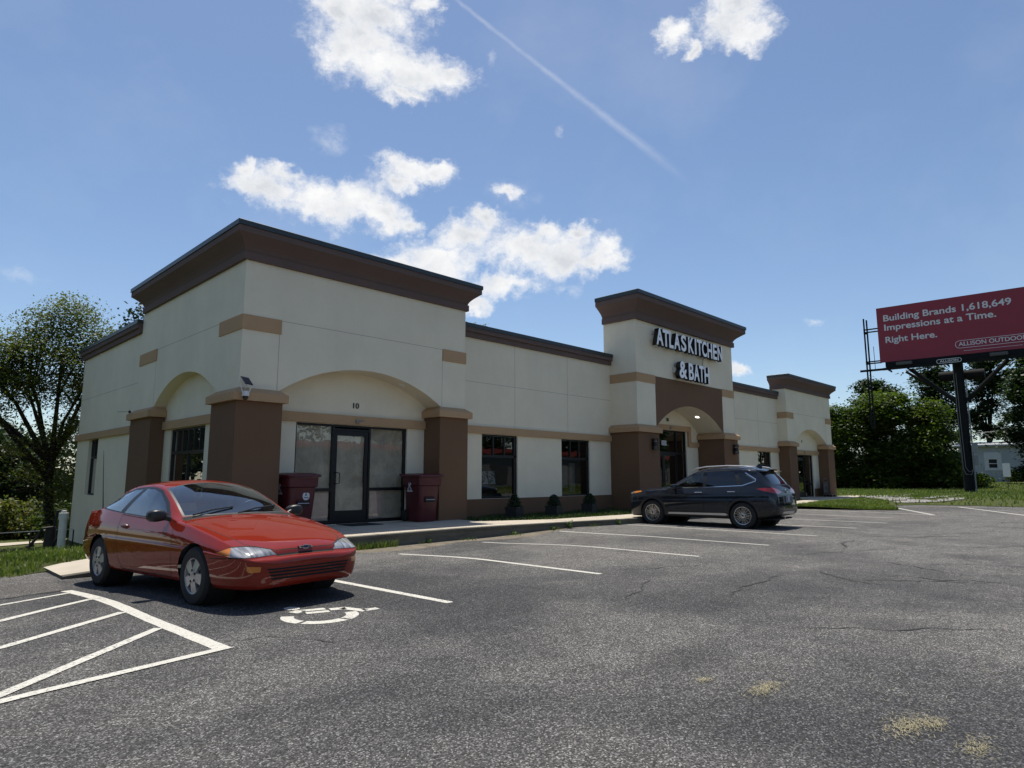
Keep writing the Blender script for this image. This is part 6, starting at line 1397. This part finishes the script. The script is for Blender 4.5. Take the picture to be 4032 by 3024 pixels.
# the airy tree left of the building
random.seed(21)
B = [(5.9, 31.5, 8.0, 1.0, 1.0, .9), (5.1, 31.8, 7.3, .9, 1.0, .8), (6.9, 31.0, 7.0, 1.0, 1.0, .8), (4.2, 31.9, 6.4, 1.1, 1.2, .8), (7.6, 31.2, 6.2, .9, 1.2, .9), (3.2, 32.0, 5.6, 1.1, 1.2, .8), (5.6, 31.0, 6.1, 1.3, 1.3, .9), (6.7, 31.6, 5.0, 1.2, 1.3, .9), (4.6, 31.6, 4.9, 1.1, 1.3, .8),
     (2.2, 32.3, 4.6, 1.2, 1.2, .8), (3.5, 32.2, 3.8, .9, 1, .55), (7.4, 31.6, 3.7, .9, 1.2, .9), (6.2, 31.2, 3.3, .9, 1, .6), (7.2, 31.4, 2.0, .8, 1.0, .8), (6.6, 30.9, .9, .7, .8, .6), (4.6, 32, 2.6, .6, .8, .4), (3.2, 32.3, 2.3, .6, .8, .4), (7.9, 31.8, 5.0, .8, 1, .8), (5.3, 32.0, 1.6, .6, .8, .4), (1.2, 32.6, 6.2, 1.2, 1.2, .7), (6.0, 31.6, .6, .45, .45, 1.7), (7.5, 31.5, 2.9, .7, .9, 1.0), (7.0, 31.0, -.2, .5, .6, .6), (2.6, 32.1, 3.4, 1.0, 1.0, .6), (4.0, 31.9, 5.4, 1.0, 1.0, .6), (1.6, 32.4, 2.4, .9, .9, .5)]
tree('broadleaf_tree', 'tall airy broadleaf tree with several dark limbs at the left end of the building', (6.0, 31.8, -1.5), B, .20, .058, L_OLIVE, 4200, 17, .80, .32, .9, M_BARKD, 9, fork=.36, inner=.15, bare=9)
random.seed(5)
tree('evergreen_tree', 'dark dense evergreen at the far left edge behind the airy tree', (3.0, 48.0, -1.8), rb(14, (3.0, 48), (4.2, 1.5), 1.9, (-.5, 4.4)), .3, .17, L_DARK, 900, 16, .9, .5)
tree('evergreen_tree', 'dark broad tree directly behind the trunk of the airy tree', (5.6, 43, -1.6), rb(12, (5.6, 43), (2.4, 1.2), 1.5, (-.8, 3.6)), .25, .15, L_DARK, 800, 16, .85, .45)
tree('evergreen_tree', 'dark bushy tree filling the gap behind the trunk of the airy tree', (9.3, 54, -2.2), rb(12, (9.3, 54), (2.6, 1.5), 1.7, (-1.2, 4.0)), .3, .17, L_DARK, 700, 16, .9, .5)
tree('evergreen_tree', 'dark spreading evergreen just outside the left edge of the view', (-5, 44, -1.6), rb(14, (-5, 44), (4.5, 2.5), 2.2, (-.6, 6.5)), .3, .2, L_DARK, 800, 16, 1.0, .5)
tree('pine_tree', 'tall pine whose top shows over the left end of the roof', (13.3, 49.5, -1.6), [(13.3, 49.5, 2 + 1.3 * k, 3.1 - .30 * k, 3.1 - .30 * k, 1.0) for k in range(9)], .3, .16, L_CONIF, 850, 18, .85, .4, fork=.8)
tree('broadleaf_tree', 'tree behind the building with only its twig tips above the parapet between the two towers', (31.0, 35.0, -.3), [(31.2, 34.2, 11.0, 1.5, 1.3, 1.3), (29.9, 34.9, 10.7, 1.0, 1, 1.25), (32.6, 33.8, 10.0, 1.6, 1.3, 1.6), (31, 35, 8, 2.6, 2.6, 2.5)], .25, .13, L_MID, 500, 16, .6, .6)
tree('broadleaf_tree', 'mid-green tree at far left whose lower branches hang over the yellow bushes', (1.3, 40, -1.5), rb(9, (2.0, 40), (1.8, 1.0), 1.1, (-.2, 2.8)), .16, .13, L_MID, 420, 16, .75, .4)
for i, (x, y, s, lab) in enumerate(((3.4, 37.6, 1.0, 'sunlit yellow-green bush with orange blooms at the far left edge'), (5.6, 37.4, .95, 'sunlit yellow-green bush between the far left edge and the airy tree trunk'), (7.6, 36.6, .7, 'low green bush just left of the building behind the standpipe'))):
    tree('flowering_bush', lab, (x, y, -1.6), [(x, y, -.55, 1.3 * s, 1.0, .95 * s), (x - .9 * s, y, -.85, .9, .8, .7), (x + .9 * s, y + .1, -.8, .9, .8, .75)], 0, .10, L_FLOW if i < 2 else L_MID, 260, 16, .45, .6, .6, cat='bush', group='bushes behind the left lawn')
# the wood on the right
random.seed(9)
def wood(name, label, c, top, wide, mat, nc, low=.15, leaf=.15, cs=1.35, n=18, deep=2.0, tr=.25, size=None, flat=.24, zb=.0):
    size = size or wide * .42
    bl = []
    for k in range(n):
        z = low + (top - low - size * .55) * (k + .5) / n; ww = wide * (.95 - .55 * max(0, (z - low) / (top - low)) ** 1.7); a = random.uniform(0, 6.283); rr = ww * math.sqrt(random.random()) * .75
        bl.append((c[0] + math.cos(a) * rr * .8, c[1] + math.sin(a) * rr, z + random.uniform(-.3, .3), size * random.uniform(.6, 1.1), size * random.uniform(.6, 1.1), size * random.uniform(.42, .75)))
    bl.append((c[0], c[1], top - size * .6, size * .7, size * .7, size * .6))
    return tree(name, label, (c[0], c[1], zb), bl, tr, leaf, mat, nc, 24, cs, flat, 1.2, M_BARKD, 6, group='trees on the field edge', inner=.35)
wood('broadleaf_tree', 'leafy bright green tree just right of the third tower, first of the row', (71.0, 23.6, .1), 8.7, 3.3, L_MID, 1200)
wood('broadleaf_tree', 'broad yellow-green tree in the middle of the row left of the billboard post', (72.3, 19.6, .1), 10.0, 3.9, L_LIME, 1700)
wood('broadleaf_tree', 'rounded yellow-green tree directly behind the billboard post', (73.4, 15.7, .1), 9.0, 3.4, L_LIME, 1300)
wood('broadleaf_tree', 'dark tree standing up behind the row under the left end of the billboard', (92, 25.4, .3), 14.0, 4.0, L_DARK, 800, leaf=.2, cs=1.3)
wood('broadleaf_tree', 'dark tree behind the row seen under the middle of the billboard', (95, 19.0, .4), 15.4, 3.6, L_DARK, 700, leaf=.2, cs=1.3, low=3)
wood('broadleaf_tree', 'tall open tree with visible trunk between the billboard post and the right edge', (97, 14.3, .6), 17.0, 3.0, L_DARK, 520, leaf=.2, cs=1.2, low=6.5, n=12)
wood('broadleaf_tree', 'tall mid-green tree rising behind the right end of the billboard', (98, 9.6, .7), 17.0, 3.8, L_MID, 800, leaf=.2, cs=1.2, low=4)
wood('broadleaf_tree', 'drooping grey-green tree at the right edge in front of the grey house', (83.5, 8.7, .7), 12.6, 3.1, L_DARK, 950, leaf=.18, cs=1.2, low=1.0)
wood('broadleaf_tree', 'dark green low tree behind the first tree right of the third tower', (78, 28.0, .1), 8.5, 3.6, L_DARK, 600)
tree('scrub_bush', 'small scrubby bush at the foot of the right side of the billboard post', (74.5, 12.6, .1), [(74.5, 13.3, 1.1, 1.0, 1.0, 1.3), (74.6, 12.0, .8, .9, .9, .9), (74.5, 13.6, 2.8, .7, .8, .8)], 0, .15, L_MID, 220, 15, .7, cat='bush')
tree('scrub_bush', 'tangled dry scrub in front of the grey house at the right edge', (83, 9.0, .85), [(83, 9.5, 1.3, 1, 1.6, .5), (83, 7.0, 1.4, 1, 1.6, .6)], 0, .14, L_OLIVE, 160, 14, .6, cat='bush')
for x, y, lab in ((75.5, 21.6, 'dark undergrowth between the two leftmost trees of the row'), (76, 17.6, 'dark undergrowth between the middle tree and the tree behind the post')): tree('scrub_bush', lab, (x, y, .1), [(x, y, 1.1, 1.2, 2.0, 1.4), (x, y + 1, 2.6, 1.2, 1.6, 1.4), (x, y - 1, 2.4, 1.2, 1.6, 1.4)], 0, .17, L_DARK, 420, 16, .9, cat='bush')
# low far woodland closing the horizon
def backdrop():
    m = L_DARK; bl = []
    random.seed(3)
    for k in range(46):
        a = R(random.uniform(-6, 112)); d = random.uniform(150, 210); bl.append((math.sin(a) * d, math.cos(a) * d, -3 + random.uniform(0, 4), 9, 9, random.uniform(4, 7)))
    C = clumps(bl, 2600, 9, 3.2, .5); tag(link('far_woodland', leaf_mesh('far_woodland', C, .75 * RNG.uniform(.6, 1.3, len(C)), .6), m), kind='stuff')
backdrop()

# across the street behind the photographer: seen only mirrored in the shop windows
st = empty('street_shop', (68, -34, 0), 0, 'long pale shop with a red fascia across the street, mirrored in the display windows', 'building')
MB().box(24, 130, -40, -34, -.5, 4.5).build('shop_wall', simple('pale painted block', (.16, .158, .155), .85, 0, .1, .4), st)
MB().box(23.5, 130.5, -40.5, -33.6, 4.5, 5.1).build('fascia', simple('red fascia', (.30, .05, .04), .6), st)
for k in range(12): MB().box(27 + 5.7 * k, 30 + 5.7 * k, -33.99, -33.95, .5, 3.0).build('shop_window', M_DARK, st)
random.seed(13)  # rightmost trees are unseen additions that darken the sky mirrored in doors and tailgate
for x, y, h, lab in ((38, -50, 12, 'tree behind the left part of the shop across the street'), (56, -52, 13, 'tree behind the middle of the shop across the street'), (74, -51, 12, 'tree behind the right part of the shop across the street'), (14, -48, 11, 'tree left of the shop across the street'), (98, -50, 13, 'unseen tree added behind the right end of the shop across the street'), (126, -50, 14, 'first unseen tree added past the right end of the shop across the street'), (156, -47, 14, 'second unseen tree added past the right end of the shop across the street'), (186, -42, 14, 'third unseen tree added past the right end of the shop across the street'), (92, -6, 11, 'nearest unseen tree added beyond the right edge of the view'), (96, -19, 12, 'second unseen tree added beyond the right edge of the view'), (90, -30, 12, 'third unseen tree added beyond the right edge of the view')):
    tree('street_tree', lab, (x, y, 0), rb(10, (x, y), (5, 2.5), 3.2, (3, h - 2)), .3, .34, L_DARK, 420, 14, 1.8, .5, .5, M_BARKD, 5, group='trees across the street')
# unseen trees added left of the lot, darkening reflections in car flanks and windows
for k, (x, y, h) in enumerate(((-19, 34, 11), (-24, 22, 10), (-27, 9, 12), (-29, -5, 10))):
    tree('added_boundary_tree', ['unseen tree added at the left boundary nearest the airy tree', 'second unseen tree added along the left boundary from the airy tree', 'third unseen tree added along the left boundary from the airy tree', 'fourth unseen tree added along the left boundary from the airy tree'][k], (x, y, -.4), rb(12, (x, y), (3.0, 6.5), 3.2, (1.2, h - 2)), .3, .34, L_DARK, 480, 14, 1.8, .5, .5, M_BARKD, 5, group='unseen trees added along the left boundary')
